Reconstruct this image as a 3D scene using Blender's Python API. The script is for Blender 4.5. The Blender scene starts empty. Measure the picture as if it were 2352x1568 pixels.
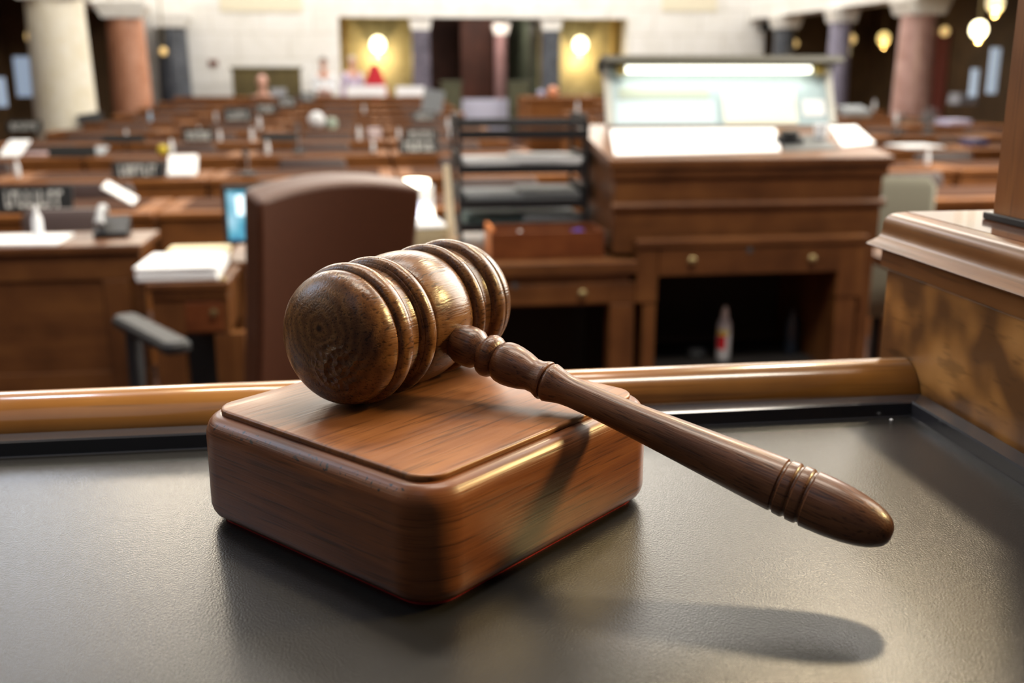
import bpy, bmesh, math, random
from mathutils import Vector, Matrix
C = bpy.context.scene.collection
SC = bpy.context.scene
PI = math.pi
random.seed(7)

# ------------------------------------------------------------------ camera
FPX, HOR, VPX, W, H = 2380.0, 165.0, 840.0, 2352, 1568
PITCH = math.atan((H/2-HOR)/FPX)
YAW = math.atan((W/2-VPX)/math.hypot(FPX, H/2-HOR))
CAM = Vector((0, 0, 0.23))
FW = Vector((math.sin(YAW)*math.cos(PITCH), math.cos(YAW)*math.cos(PITCH), -math.sin(PITCH)))
RT = Vector((math.cos(YAW), -math.sin(YAW), 0))
UP = RT.cross(FW)
cd = bpy.data.cameras.new('camera'); cam = bpy.data.objects.new('camera', cd); C.objects.link(cam)
cam.matrix_world = Matrix(((RT.x, UP.x, -FW.x, CAM.x), (RT.y, UP.y, -FW.y, CAM.y), (RT.z, UP.z, -FW.z, CAM.z), (0, 0, 0, 1)))
cd.sensor_width = 36; cd.lens = FPX/W*36; cd.clip_start = 0.02; cd.clip_end = 200
cd.dof.use_dof = True; cd.dof.focus_distance = 0.53; cd.dof.aperture_fstop = 6.6; cd.dof.aperture_blades = 9
SC.camera = cam
def ray(px, py): return FW*FPX + RT*(px-W/2) - UP*(py-H/2)
def at(px, py, Y):                    # the point of the place seen at a pixel, at depth Y
    d = ray(px, py); return CAM + d*((Y-CAM.y)/d.y)
def atz(px, py, z):
    d = ray(px, py); return CAM + d*((z-CAM.z)/d.z)
def atx(px, py, X):
    d = ray(px, py); return CAM + d*((X-CAM.x)/d.x)

# ------------------------------------------------------------------ light
SC.view_settings.view_transform = 'Standard'; SC.view_settings.look = 'None'
SC.view_settings.gamma = 1; SC.view_settings.use_curve_mapping = False
SC.view_settings.exposure = 0.0
wd = bpy.data.worlds.new('world'); SC.world = wd; wd.use_nodes = True
wd.node_tree.nodes['Background'].inputs[0].default_value = (0.80, 0.88, 1.0, 1)
wd.node_tree.nodes['Background'].inputs[1].default_value = 0.07
def area(name, az, el, dist, size, power, col, shape='DISK', tgt=(0.05, 0.53, 0.05), spread=180):
    l = bpy.data.lights.new(name, 'AREA'); l.shape = shape; l.size = size; l.energy = power; l.color = col
    if shape == 'RECTANGLE': l.size_y = size*1.6
    l.spread = math.radians(spread)
    a, e = math.radians(az), math.radians(el)
    d = Vector((math.sin(a)*math.cos(e), math.cos(a)*math.cos(e), math.sin(e)))
    o = bpy.data.objects.new(name, l); C.objects.link(o)
    o.location = Vector(tgt)+d*dist; o.rotation_euler = d.to_track_quat('Z', 'Y').to_euler(); return o
WARM = (1.0, 0.80, 0.52); DAY = (0.72, 0.82, 1.0)
area('ceiling_lamp_right', 30, 38.5, 9.0, 0.55, 230, WARM)
area('back_lamp_left', -12, 17, 14.0, 0.9, 115, (1.0, 0.86, 0.66))
area('back_lamp_far_left', -22, 20, 9.5, 0.7, 26, DAY)
area('ceiling_lamp_centre', -14, 52, 9.0, 0.7, 110, WARM)
area('ceiling_lamp_left', -30, 52, 9.0, 0.7, 80, DAY)
area('side_window', 57, 24, 7.0, 3.4, 800, (1.0, 0.93, 0.80), 'RECTANGLE')
area('side_lamp', 84, 27, 4.2, 0.7, 8, (1.0, 0.72, 0.30), tgt=(.08, .5, .05), spread=30)
area('daylight_left', -66, 34, 3.6, 0.9, 26, (.60, .74, 1.0), 'RECTANGLE')
area('daylight_behind', -150, 55, 8.0, 3.0, 35, DAY, 'RECTANGLE')
def flood(name, loc, rot, sx, sy, power, col):
    l = bpy.data.lights.new(name, 'AREA'); l.shape = 'RECTANGLE'; l.size = sx; l.size_y = sy; l.energy = power; l.color = col
    o = bpy.data.objects.new(name, l); C.objects.link(o); o.location = loc; o.rotation_euler = rot; return o
flood('chamber_laylight', (1.8, 17.0, 7.6), (0, 0, 0), 8, 5.5, 620, (1.0, 0.97, 0.95))  # unseen overhead fill added to light the back of the chamber
flood('clerk_area_light', (0.35, 3.5, 4.6), (0, 0, 0), 2.0, 1.0, 110, (1.0, 0.93, 0.84))  # added fill over the clerks' papers, no fixture built
flood('chamber_window_right', (6.9, 9, 4.2), (0, math.radians(62), 0), 2.5, 5, 520, (1.0, 0.95, 0.86))  # added fill aimed at the left column, no window here
flood('chamber_window_left', (-3.3, 11.3, 4.0), (0, math.radians(-70), 0), 1.8, 4, 60, (0.93, 0.95, 1.0))  # added fill facing the right wall, no window here
flood('upper_wall_light', (1.8, 16.5, 6.5), (math.radians(108), 0, 0), 10, 1.0, 650, (1.0, 0.94, 0.82))  # unseen fill, added so the upper back wall reflects in the tray
flood('rostrum_light', (0.8, 1.0, 3.2), (math.radians(48), 0, 0), 1.6, .8, 140, (1.0, 0.90, 0.76))  # fill added to brighten the clerks' desk fronts
flood('right_wall_light', (5.6, 12, 5.0), (0, math.radians(-90), 0), 3, 7, 160, (1.0, 0.97, 0.96))  # fill added to whiten the wall mirrored in the pedestal top
flood('balcony_light', (1.8, 14.5, 5.5), (math.radians(75), 0, 0), 9, 2, 300, (1.0, 0.96, 0.92))  # added fill washing the back wall, no balcony built

# ------------------------------------------------------------------ materials
MATS = {}
def new_mat(name):
    m = bpy.data.materials.new(name); m.use_nodes = True
    nt = m.node_tree; b = nt.nodes['Principled BSDF']; return m, nt, b
def plain(name, col, rough=0.5, metal=0.0, bump=0.0, bscale=200, coat=0.0, spec=None, var=0.0):
    if name in MATS: return MATS[name]
    m, nt, b = new_mat(name)
    b.inputs['Base Color'].default_value = (*col, 1); b.inputs['Roughness'].default_value = rough
    b.inputs['Metallic'].default_value = metal; b.inputs['Coat Weight'].default_value = coat
    if spec is not None: b.inputs['Specular IOR Level'].default_value = spec
    tc = nt.nodes.new('ShaderNodeTexCoord')
    if bump or var:
        n = nt.nodes.new('ShaderNodeTexNoise'); n.inputs['Scale'].default_value = bscale; n.inputs['Detail'].default_value = 3
        nt.links.new(tc.outputs['Object'], n.inputs['Vector'])
    if bump:
        bp = nt.nodes.new('ShaderNodeBump'); bp.inputs['Strength'].default_value = bump; bp.inputs['Distance'].default_value = 0.001
        nt.links.new(n.outputs['Fac'], bp.inputs['Height']); nt.links.new(bp.outputs['Normal'], b.inputs['Normal'])
    if var:
        r = nt.nodes.new('ShaderNodeValToRGB'); r.color_ramp.elements[0].position = .3; r.color_ramp.elements[1].position = .7
        r.color_ramp.elements[0].color = (*[c*(1-var) for c in col], 1); r.color_ramp.elements[1].color = (*[min(1, c*(1+var)) for c in col], 1)
        nt.links.new(n.outputs['Fac'], r.inputs['Fac']); nt.links.new(r.outputs['Color'], b.inputs['Base Color'])
    MATS[name] = m; return m
def glow(name, col, strength, base=None):
    if name in MATS: return MATS[name]
    m, nt, b = new_mat(name); b.inputs['Base Color'].default_value = (*(base or col), 1)
    b.inputs['Emission Color'].default_value = (*col, 1); b.inputs['Emission Strength'].default_value = strength
    MATS[name] = m; return m
def wood(name, dark, mid, light, rough=0.35, axis='X', scale=1.0, streak=60, along=4, pores=0.35, coat=0.0, bump=0.25, figure=0.0, rings=None, rbump=None, crough=.18, dot=None, wear=None):
    if name in MATS: return MATS[name]
    m, nt, b = new_mat(name); N = nt.nodes; L = nt.links
    tc = N.new('ShaderNodeTexCoord'); mp = N.new('ShaderNodeMapping')
    s = {'X': (along, streak, streak), 'Y': (streak, along, streak), 'Z': (streak, streak, along), 'XY': (along, along, streak)}[axis]
    mp.inputs['Scale'].default_value = [v*scale for v in s]
    L.new(tc.outputs['Object'], mp.inputs['Vector'])
    src = mp
    n1 = N.new('ShaderNodeTexNoise'); n1.inputs['Scale'].default_value = 1; n1.inputs['Detail'].default_value = 5; n1.inputs['Distortion'].default_value = .4
    L.new(src.outputs['Vector'], n1.inputs['Vector'])
    mp2 = N.new('ShaderNodeMapping'); mp2.inputs['Scale'].default_value = [v*scale*(6 if v > along else 2.5) for v in s]
    L.new(tc.outputs['Object'], mp2.inputs['Vector'])
    n2 = N.new('ShaderNodeTexNoise'); n2.inputs['Scale'].default_value = 1; n2.inputs['Detail'].default_value = 2
    L.new(mp2.outputs['Vector'], n2.inputs['Vector'])
    n3 = N.new('ShaderNodeTexNoise'); n3.inputs['Scale'].default_value = 14*scale; n3.inputs['Detail'].default_value = 3
    L.new(tc.outputs['Object'], n3.inputs['Vector'])
    mix = N.new('ShaderNodeMix'); mix.data_type = 'FLOAT'; mix.inputs['Factor'].default_value = .45
    L.new(n1.outputs['Fac'], mix.inputs['A']); L.new(n3.outputs['Fac'], mix.inputs['B'])
    fac = mix.outputs['Result']
    if rings:
        w = N.new('ShaderNodeTexWave'); w.wave_type = 'RINGS'; w.rings_direction = axis; w.inputs['Scale'].default_value = rings[0]
        w.inputs['Distortion'].default_value = 6; w.inputs['Detail'].default_value = 2; w.inputs['Detail Scale'].default_value = 1.2
        mp3 = N.new('ShaderNodeMapping'); mp3.inputs['Location'].default_value = rings[1]; L.new(tc.outputs['Object'], mp3.inputs['Vector']); L.new(mp3.outputs['Vector'], w.inputs['Vector'])
        mx = N.new('ShaderNodeMix'); mx.data_type = 'FLOAT'; mx.inputs['Factor'].default_value = rings[2]
        L.new(fac, mx.inputs['A']); L.new(w.outputs['Fac'], mx.inputs['B']); fac = mx.outputs['Result']
    if figure:
        w = N.new('ShaderNodeTexWave'); w.wave_type = 'BANDS'; w.inputs['Scale'].default_value = 8*scale; w.inputs['Distortion'].default_value = 9
        w.inputs['Detail'].default_value = 3; w.inputs['Detail Scale'].default_value = .9; L.new(tc.outputs['Object'], w.inputs['Vector'])
        mx = N.new('ShaderNodeMix'); mx.data_type = 'FLOAT'; mx.inputs['Factor'].default_value = figure
        L.new(fac, mx.inputs['A']); L.new(w.outputs['Fac'], mx.inputs['B']); fac = mx.outputs['Result']
    r = N.new('ShaderNodeValToRGB'); e = r.color_ramp.elements
    e[0].position = .30; e[0].color = (*dark, 1); e[1].position = .70; e[1].color = (*light, 1)
    k = e.new(.5); k.color = (*mid, 1)
    L.new(fac, r.inputs['Fac'])
    pr = N.new('ShaderNodeValToRGB'); pr.color_ramp.elements[0].position = .34; pr.color_ramp.elements[1].position = .44
    pr.color_ramp.elements[0].color = (1-pores,)*3+(1,); pr.color_ramp.elements[1].color = (1, 1, 1, 1)
    L.new(n2.outputs['Fac'], pr.inputs['Fac'])
    mc = N.new('ShaderNodeMix'); mc.data_type = 'RGBA'; mc.blend_type = 'MULTIPLY'; mc.inputs['Factor'].default_value = 1
    L.new(r.outputs['Color'], mc.inputs['A']); L.new(pr.outputs['Color'], mc.inputs['B'])
    col = mc.outputs['Result']; wearf = None
    if dot:            # the small dark lathe-centre mark
        vm = N.new('ShaderNodeVectorMath'); vm.operation = 'DISTANCE'; vm.inputs[1].default_value = dot[0]; L.new(tc.outputs['Object'], vm.inputs[0])
        mr = N.new('ShaderNodeMapRange'); mr.inputs['From Min'].default_value = dot[1]*.7; mr.inputs['From Max'].default_value = dot[1]*1.3; mr.inputs['To Min'].default_value = .75; mr.inputs['To Max'].default_value = 0
        L.new(vm.outputs['Value'], mr.inputs['Value']); m3 = N.new('ShaderNodeMix'); m3.data_type = 'RGBA'; m3.inputs['B'].default_value = (.008, .006, .005, 1)
        L.new(mr.outputs['Result'], m3.inputs['Factor']); L.new(col, m3.inputs['A']); col = m3.outputs['Result']
    if wear:           # chipped pits along one worn shoulder
        sx_ = N.new('ShaderNodeSeparateXYZ'); L.new(tc.outputs['Object'], sx_.inputs['Vector'])
        cb_ = N.new('ShaderNodeCombineXYZ'); L.new(sx_.outputs['X'], cb_.inputs['X']); L.new(sx_.outputs['Z'], cb_.inputs['Z'])
        vm = N.new('ShaderNodeVectorMath'); vm.operation = 'DISTANCE'; vm.inputs[1].default_value = wear; L.new(cb_.outputs['Vector'], vm.inputs[0])
        mr = N.new('ShaderNodeMapRange'); mr.inputs['From Min'].default_value = .002; mr.inputs['From Max'].default_value = .006; mr.inputs['To Min'].default_value = .17; mr.inputs['To Max'].default_value = -.3
        L.new(vm.outputs['Value'], mr.inputs['Value'])
        nn = N.new('ShaderNodeTexNoise'); nn.inputs['Scale'].default_value = 420; nn.inputs['Detail'].default_value = 2; L.new(tc.outputs['Object'], nn.inputs['Vector'])
        ad = N.new('ShaderNodeMath'); ad.operation = 'ADD'; L.new(nn.outputs['Fac'], ad.inputs[0]); L.new(mr.outputs['Result'], ad.inputs[1])
        m4 = N.new('ShaderNodeMapRange'); m4.inputs['From Min'].default_value = .76; m4.inputs['From Max'].default_value = .82; L.new(ad.outputs['Value'], m4.inputs['Value'])
        m3 = N.new('ShaderNodeMix'); m3.data_type = 'RGBA'; m3.inputs['B'].default_value = (.010, .006, .005, 1)
        L.new(m4.outputs['Result'], m3.inputs['Factor']); L.new(col, m3.inputs['A']); col = m3.outputs['Result']
    L.new(col, b.inputs['Base Color'])
    b.inputs['Roughness'].default_value = rough; b.inputs['Specular IOR Level'].default_value = .32; b.inputs['Coat Weight'].default_value = coat; b.inputs['Coat Roughness'].default_value = crough
    if bump:
        bp = N.new('ShaderNodeBump'); bp.inputs['Strength'].default_value = bump; bp.inputs['Distance'].default_value = .0004
        L.new(n2.outputs['Fac'], bp.inputs['Height'])
        last = bp
        if rbump:      # dented striking spot: small pits in a round patch
            v = N.new('ShaderNodeTexVoronoi'); v.inputs['Scale'].default_value = 260; L.new(tc.outputs['Object'], v.inputs['Vector'])
            vm = N.new('ShaderNodeVectorMath'); vm.operation = 'DISTANCE'; vm.inputs[1].default_value = rbump[0]; L.new(tc.outputs['Object'], vm.inputs[0])
            mr = N.new('ShaderNodeMapRange'); mr.inputs['From Min'].default_value = rbump[1]*.45; mr.inputs['From Max'].default_value = rbump[1]
            mr.inputs['To Min'].default_value = 1; mr.inputs['To Max'].default_value = 0; L.new(vm.outputs['Value'], mr.inputs['Value'])
            mm = N.new('ShaderNodeMath'); mm.operation = 'MULTIPLY'; L.new(v.outputs['Distance'], mm.inputs[0]); L.new(mr.outputs['Result'], mm.inputs[1])
            b2 = N.new('ShaderNodeBump'); b2.inputs['Strength'].default_value = 1; b2.inputs['Distance'].default_value = .0022
            L.new(mm.outputs['Value'], b2.inputs['Height']); L.new(bp.outputs['Normal'], b2.inputs['Normal']); last = b2
        L.new(last.outputs['Normal'], b.inputs['Normal'])
    MATS[name] = m; return m
def marble(name, a, bcol, scale=3, rough=.3, blocks=None):
    if name in MATS: return MATS[name]
    m, nt, b = new_mat(name); N = nt.nodes; L = nt.links
    tc = N.new('ShaderNodeTexCoord'); n = N.new('ShaderNodeTexNoise'); n.inputs['Scale'].default_value = scale; n.inputs['Detail'].default_value = 6; n.inputs['Distortion'].default_value = 1.5
    L.new(tc.outputs['Object'], n.inputs['Vector'])
    r = N.new('ShaderNodeValToRGB'); r.color_ramp.elements[0].position = .35; r.color_ramp.elements[1].position = .65
    r.color_ramp.elements[0].color = (*a, 1); r.color_ramp.elements[1].color = (*bcol, 1); L.new(n.outputs['Fac'], r.inputs['Fac'])
    out = r.outputs['Color']
    if blocks:
        mp = N.new('ShaderNodeMapping'); mp.inputs['Rotation'].default_value = (PI/2, 0, 0); L.new(tc.outputs['Object'], mp.inputs['Vector'])
        br = N.new('ShaderNodeTexBrick'); br.inputs['Scale'].default_value = blocks; br.inputs['Mortar Size'].default_value = .008
        br.inputs['Color1'].default_value = (1, 1, 1, 1); br.inputs['Color2'].default_value = (.95, .94, .92, 1); br.inputs['Mortar'].default_value = (.8, .78, .74, 1)
        L.new(mp.outputs['Vector'], br.inputs['Vector'])
        mc = N.new('ShaderNodeMix'); mc.data_type = 'RGBA'; mc.blend_type = 'MULTIPLY'; mc.inputs['Factor'].default_value = 1
        L.new(out, mc.inputs['A']); L.new(br.outputs['Color'], mc.inputs['B']); out = mc.outputs['Result']
    L.new(out, b.inputs['Base Color']); b.inputs['Roughness'].default_value = rough
    MATS[name] = m; return m

GAVEL = wood('walnut_gavel', (.070, .027, .010), (.115, .047, .016), (.175, .080, .026), rough=.27, axis='X', streak=150, along=22, pores=.6, coat=.08, bump=.5, rings=(60, (0, .002, -.009), .2), dot=((-.0715, -.002, .009), .0016), rbump=((-.069, -.012, -.010), .017))
HANDLE = wood('walnut_handle', (.036, .012, .005), (.098, .036, .014), (.16, .064, .026), rough=.36, axis='X', streak=190, along=22, pores=.6, coat=.2, bump=.4)
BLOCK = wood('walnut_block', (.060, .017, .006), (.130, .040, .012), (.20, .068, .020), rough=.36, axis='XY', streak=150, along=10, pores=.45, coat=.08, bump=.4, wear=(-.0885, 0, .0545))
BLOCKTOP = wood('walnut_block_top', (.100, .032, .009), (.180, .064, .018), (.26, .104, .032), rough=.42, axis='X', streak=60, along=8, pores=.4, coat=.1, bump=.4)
RAILW = wood('rail_walnut', (.13, .050, .011), (.23, .095, .019), (.33, .150, .033), rough=.22, axis='X', streak=40, along=3, pores=.25, coat=.6, bump=.1, crough=.07)
VENEER = wood('burl_veneer', (.12, .052, .016), (.30, .135, .036), (.42, .205, .062), rough=.38, axis='Y', streak=20, along=10, pores=.35, figure=.5, bump=.1)
CAPW = wood('cap_mahogany', (.075, .028, .008), (.15, .058, .016), (.22, .094, .028), rough=.33, axis='Y', streak=40, along=3, pores=.3, coat=.25, bump=.1)
POSTW = wood('post_mahogany', (.12, .042, .012), (.20, .077, .022), (.27, .115, .034), rough=.4, axis='Z', streak=50, along=4, pores=.35, coat=.1, bump=.1)
DESKW = wood('desk_walnut', (.062, .021, .006), (.114, .042, .012), (.165, .066, .018), rough=.42, axis='X', streak=22, along=2, pores=.2, coat=.15, bump=.05, scale=.6)
DESKV = wood('desk_walnut_upright', (.062, .021, .006), (.114, .042, .012), (.165, .066, .018), rough=.42, axis='Z', streak=22, along=2, pores=.2, coat=.15, bump=.05, scale=.6)
ROWW = wood('member_desk_mahogany', (.11, .036, .007), (.21, .072, .013), (.29, .112, .022), rough=.75, axis='X', streak=12, along=1.5, pores=.15, coat=.0, bump=.03, scale=.5)
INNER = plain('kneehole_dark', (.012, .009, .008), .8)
LEATHER = plain('brown_leather', (.058, .017, .006), .45, bump=.25, bscale=160, var=.15)
LEATHERD = plain('dark_leather', (.045, .022, .018), .45, bump=.1, bscale=60)
TRAYM = plain('black_tray_laminate', (.011, .0105, .010), .27, bump=.17, bscale=1000, spec=.6)
RIMM = plain('tray_rim', (.022, .022, .026), .14, spec=.9)
FELT = plain('red_felt', (.26, .006, .008), .95, bump=.5, bscale=900)
PAPER = plain('white_paper', (.82, .83, .85), .7)
PAPERG = plain('grey_paper', (.26, .28, .30), .7)
FOLDER = plain('manila_folder', (.78, .66, .42), .7)
BLACK = plain('black_plastic', (.010, .010, .012), .55, spec=.3)
BLACKM = plain('black_sign', (.016, .017, .018), .45)
DGREY = plain('dark_grey_plastic', (.06, .065, .07), .5)
GREY = plain('grey_plastic', (.30, .31, .33), .5)
LETTER = plain('white_lettering', (.75, .76, .74), .6)
BRASS = plain('brass', (.28, .22, .11), .5, metal=1)
CREAMWALL = marble('cream_limestone', (.75, .735, .69), (.83, .82, .795), 1.5, .6, blocks=.55)
CREAMCOL = marble('cream_marble_column', (.86, .80, .63), (.94, .91, .80), 4, .3)
PINKCOL = marble('pink_marble_column', (.46, .20, .11), (.60, .30, .19), 5, .3)
PURPLE = marble('dark_purple_marble', (.06, .055, .075), (.16, .14, .18), 6, .3)
LAVCOL = marble('lavender_marble', (.20, .19, .26), (.32, .30, .40), 5, .3)
BLACKCOL = marble('black_marble_column', (.035, .04, .05), (.10, .11, .13), 5, .3)
OLIVE = marble('gold_mosaic_wall', (.30, .26, .14), (.42, .37, .22), 5, .6)
BROWNWALL = plain('brown_panelled_wall', (.10, .055, .022), .6, var=.3, bscale=3)
REDWALL = plain('red_brown_wall', (.10, .032, .018), .6, var=.3, bscale=3)
GREENM = marble('green_marble', (.05, .07, .045), (.14, .17, .12), 5, .35)
CARPET = plain('dark_carpet', (.075, .032, .020), .95, var=.3, bscale=20)
SKIN = plain('skin', (.62, .34, .25), .55)
BOTTLE = plain('bottle_plastic', (.72, .74, .78), .25)

# ------------------------------------------------------------------ mesh helpers
def B(): return bmesh.new()
def bx(bm, x0, x1, y0, y1, z0, z1, bev=0.0, M=None):
    t = bmesh.new(); bmesh.ops.create_cube(t, size=1)
    for v in t.verts: v.co = Vector(((x0+x1)/2+v.co.x*(x1-x0), (y0+y1)/2+v.co.y*(y1-y0), (z0+z1)/2+v.co.z*(z1-z0)))
    if bev: bmesh.ops.bevel(t, geom=t.edges[:], offset=min(bev, .45*min(abs(x1-x0), abs(y1-y0), abs(z1-z0))), segments=2, affect='EDGES', profile=.5)
    join(bm, t, M); return bm
def join(bm, t, M=None):
    if M is not None: t.transform(M)
    me = bpy.data.meshes.new('tmp'); t.to_mesh(me); t.free(); bm.from_mesh(me); bpy.data.meshes.remove(me)
def lathe(bm, prof, seg=32, M=None):       # prof: (r, z) from bottom to top, about Z
    t = bmesh.new(); rows = []
    for r, z in prof:
        if r < 1e-6: rows.append([t.verts.new((0, 0, z))])
        else: rows.append([t.verts.new((r*math.cos(2*PI*i/seg), r*math.sin(2*PI*i/seg), z)) for i in range(seg)])
    for a, b in zip(rows, rows[1:]):
        for i in range(seg):
            j = (i+1) % seg
            if len(a) == 1 and len(b) == 1: continue
            if len(a) == 1: t.faces.new((a[0], b[j], b[i]))
            elif len(b) == 1: t.faces.new((a[i], a[j], b[0]))
            else: t.faces.new((a[i], a[j], b[j], b[i]))
    if len(rows[0]) > 1: t.faces.new(list(reversed(rows[0])))
    if len(rows[-1]) > 1: t.faces.new(rows[-1])
    bmesh.ops.recalc_face_normals(t, faces=t.faces[:]); join(bm, t, M); return bm
def cyl(bm, x, y, z0, z1, r, r2=None, seg=20, M=None):
    MM = Matrix.Translation((x, y, 0)); 
    if M is not None: MM = M @ MM
    return lathe(bm, [(r, z0), (r if r2 is None else r2, z1)], seg, MM)
def prism(bm, pts, d0, d1, axis='X', M=None):   # closed 2-D outline swept along an axis; X:(y,z) Y:(x,z) Z:(x,y)
    t = bmesh.new()
    def P(p, d): return {'X': (d, p[0], p[1]), 'Y': (p[0], d, p[1]), 'Z': (p[0], p[1], d)}[axis]
    a = [t.verts.new(P(p, d0)) for p in pts]; b = [t.verts.new(P(p, d1)) for p in pts]; n = len(pts)
    for i in range(n): t.faces.new((a[i], a[(i+1) % n], b[(i+1) % n], b[i]))
    t.faces.new(a); t.faces.new(list(reversed(b)))
    bmesh.ops.recalc_face_normals(t, faces=t.faces[:]); join(bm, t, M); return bm
def tube(bm, pts, r, seg=10, M=None):
    t = bmesh.new(); pts = [Vector(p) for p in pts]; rows = []
    for i, p in enumerate(pts):
        d = (pts[min(i+1, len(pts)-1)]-pts[max(i-1, 0)]).normalized()
        s = d.cross(Vector((0, 0, 1)));  s = s.normalized() if s.length > 1e-3 else Vector((1, 0, 0)); u = s.cross(d)
        rr = r[i] if isinstance(r, (list, tuple)) else r
        rows.append([t.verts.new(p+s*rr*math.cos(2*PI*k/seg)+u*rr*math.sin(2*PI*k/seg)) for k in range(seg)])
    for a, b in zip(rows, rows[1:]):
        for k in range(seg): t.faces.new((a[k], a[(k+1) % seg], b[(k+1) % seg], b[k]))
    t.faces.new(rows[0]); t.faces.new(list(reversed(rows[-1])))
    bmesh.ops.recalc_face_normals(t, faces=t.faces[:]); join(bm, t, M); return bm
def rrect(sx, sy, r, n=10):
    pts = []
    for cx, cy, a0 in ((sx/2-r, sy/2-r, 0), (-sx/2+r, sy/2-r, PI/2), (-sx/2+r, -sy/2+r, PI), (sx/2-r, -sy/2+r, 1.5*PI)):
        for i in range(n+1):
            a = a0+PI/2*i/n; pts.append((cx+r*math.cos(a), cy+r*math.sin(a)))
    return pts
def rstack(bm, sx, sy, r, prof, n=10, M=None):  # rounded slab from (z, inset) levels
    t = bmesh.new(); rows = []
    for z, ins in prof: rows.append([t.verts.new((x, y, z)) for x, y in rrect(sx-2*ins, sy-2*ins, max(r-ins, .0008), n)])
    k = len(rows[0])
    for a, b in zip(rows, rows[1:]):
        for i in range(k): t.faces.new((a[i], a[(i+1) % k], b[(i+1) % k], b[i]))
    t.faces.new(list(reversed(rows[0]))); t.faces.new(rows[-1])
    bmesh.ops.recalc_face_normals(t, faces=t.faces[:]); join(bm, t, M); return bm
def obj(name, bm, mat, parent=None, loc=None, rot=None, smooth=False, angle=40):
    me = bpy.data.meshes.new(name); bm.to_mesh(me); bm.free()
    for m in (mat if isinstance(mat, (list, tuple)) else [mat]): me.materials.append(m)
    o = bpy.data.objects.new(name, me); C.objects.link(o)
    if smooth:
        me.polygons.foreach_set('use_smooth', [True]*len(me.polygons))
        me.set_sharp_from_angle(angle=math.radians(angle))
    if parent: o.parent = parent
    if loc is not None: o.location = loc
    if rot is not None: o.rotation_euler = rot
    return o
def thing(name, label, cat, loc=(0, 0, 0), rotz=0, group=None):
    o = bpy.data.objects.new(name, None); C.objects.link(o); o.empty_display_size = .05
    o.location = loc; o.rotation_euler = (0, 0, rotz); o['label'] = label; o['category'] = cat
    if group: o['group'] = group
    return o
def tag(o, label, cat, group=None):
    o['label'] = label; o['category'] = cat
    if group: o['group'] = group
    return o
def struct(name, bm, mat, smooth=False): o = obj(name, bm, mat, smooth=smooth); o['kind'] = 'structure'; return o
def dup(root, loc, rotz=0, label=None, group=None, scale=None):
    r = root.copy(); C.objects.link(r); r.location = loc; r.rotation_euler = (0, 0, rotz)
    if label: r['label'] = label
    if group: r['group'] = group
    if scale: r.scale = scale
    for ch in list(root.children):
        c = ch.copy(); C.objects.link(c); c.parent = r
        for g in ch.children:
            d = g.copy(); C.objects.link(d); d.parent = c
    return r
def frame(origin, xdir, zhint=(0, 0, 1)):       # matrix whose local X runs along xdir
    x = Vector(xdir).normalized(); y = Vector(zhint).cross(x).normalized(); z = x.cross(y)
    o = Vector(origin); return Matrix(((x.x, y.x, z.x, o.x), (x.y, y.y, z.y, o.y), (x.z, y.z, z.z, o.z), (0, 0, 0, 1)))

# ================================================================== SPEAKER'S DESK
TR = 0.382   # outer right side of the tray
# desk body under the tray
dk = thing('speaker_desk', 'raised walnut desk carrying the black tray, with rounded front rail', 'desk', (0, .4, -1.0))
bm = B(); bx(bm, -1.1, TR+.0015, -.35, .275, .955, .9945, .003); obj('desk_top', bm, DESKW, dk)
bm = B(); bx(bm, -1.08, TR, .19, .272, 0, .955, .003); obj('front_panel', bm, DESKV, dk)
for sx in (-1.08, .30):
    bm = B(); bx(bm, sx, sx+.08, -.33, .19, 0, .955, .004); obj('side_panel', bm, DESKV, dk)
# rail moulding: rounded nose over a small fillet
bm = B(); ry, rz, rr = .683-.4, .0040+1.0, .0240
pts = [(ry+rr*math.cos(a), rz+rr*math.sin(a)) for a in [math.radians(-60+i*300/26) for i in range(0, 27)] if math.sin(a) > -.75]
pts = []
for i in range(0, 33):
    a = math.radians(-50+i*(250/32)); pts.append((ry+rr*math.cos(a), rz+rr*math.sin(a)))
pts += [(ry-.0245, rz-.0095), (ry-.0250, rz-.013), (ry-.0245, .945), (ry+.016, .945)]
prism(bm, pts, -1.1, TR+.001, 'X')
obj('rail', bm, RAILW, dk, smooth=True, angle=35)
# tray
ty = thing('desk_tray', 'black laminate tray with raised rim lying on the desk under the sound block', 'tray', (0, .4, 0))
bm = B(); bx(bm, -.9, TR-.0162, -.28, .2365, -.005, 0.0); obj('tray_bed', bm, TRAYM, ty)
bm = B()
w = .0165; prof = lambda: None
x1, y1 = TR, .2545
# rim as four mitred sides
def rimseg(bm, ax, a0, a1, c_out, c_in, sgn):
    pass
t = bmesh.new()
outer = [(-.92, -.30), (x1, -.30), (x1, y1), (-.92, y1)]
def ring(ins, z): return [t.verts.new((x+(ins if x < 0 else -ins), y+(ins if y < 0 else -ins), z)) for x, y in outer]
R = [ring(0, -.005), ring(0, .0085), ring(.0012, .0098), ring(w-.0015, .0098), ring(w, .0088), ring(w+.0006, .0006), ring(w+.003, .0001), ring(w+.003, -.005)]
for a, b in zip(R, R[1:]):
    for i in range(4): t.faces.new((a[i], a[(i+1) % 4], b[(i+1) % 4], b[i]))
for i in range(4): t.faces.new((R[-1][i], R[-1][(i+1) % 4], R[0][(i+1) % 4], R[0][i]))
bmesh.ops.recalc_face_normals(t, faces=t.faces[:]); join(bm, t)
obj('rim', bm, RIMM, ty)
bm = B(); p = atz(2047, 966, .0); lathe(bm, [(0, 0), (.0009, .0002), (.0011, .0008), (.0007, .0013), (0, .0015)], 10)
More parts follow.
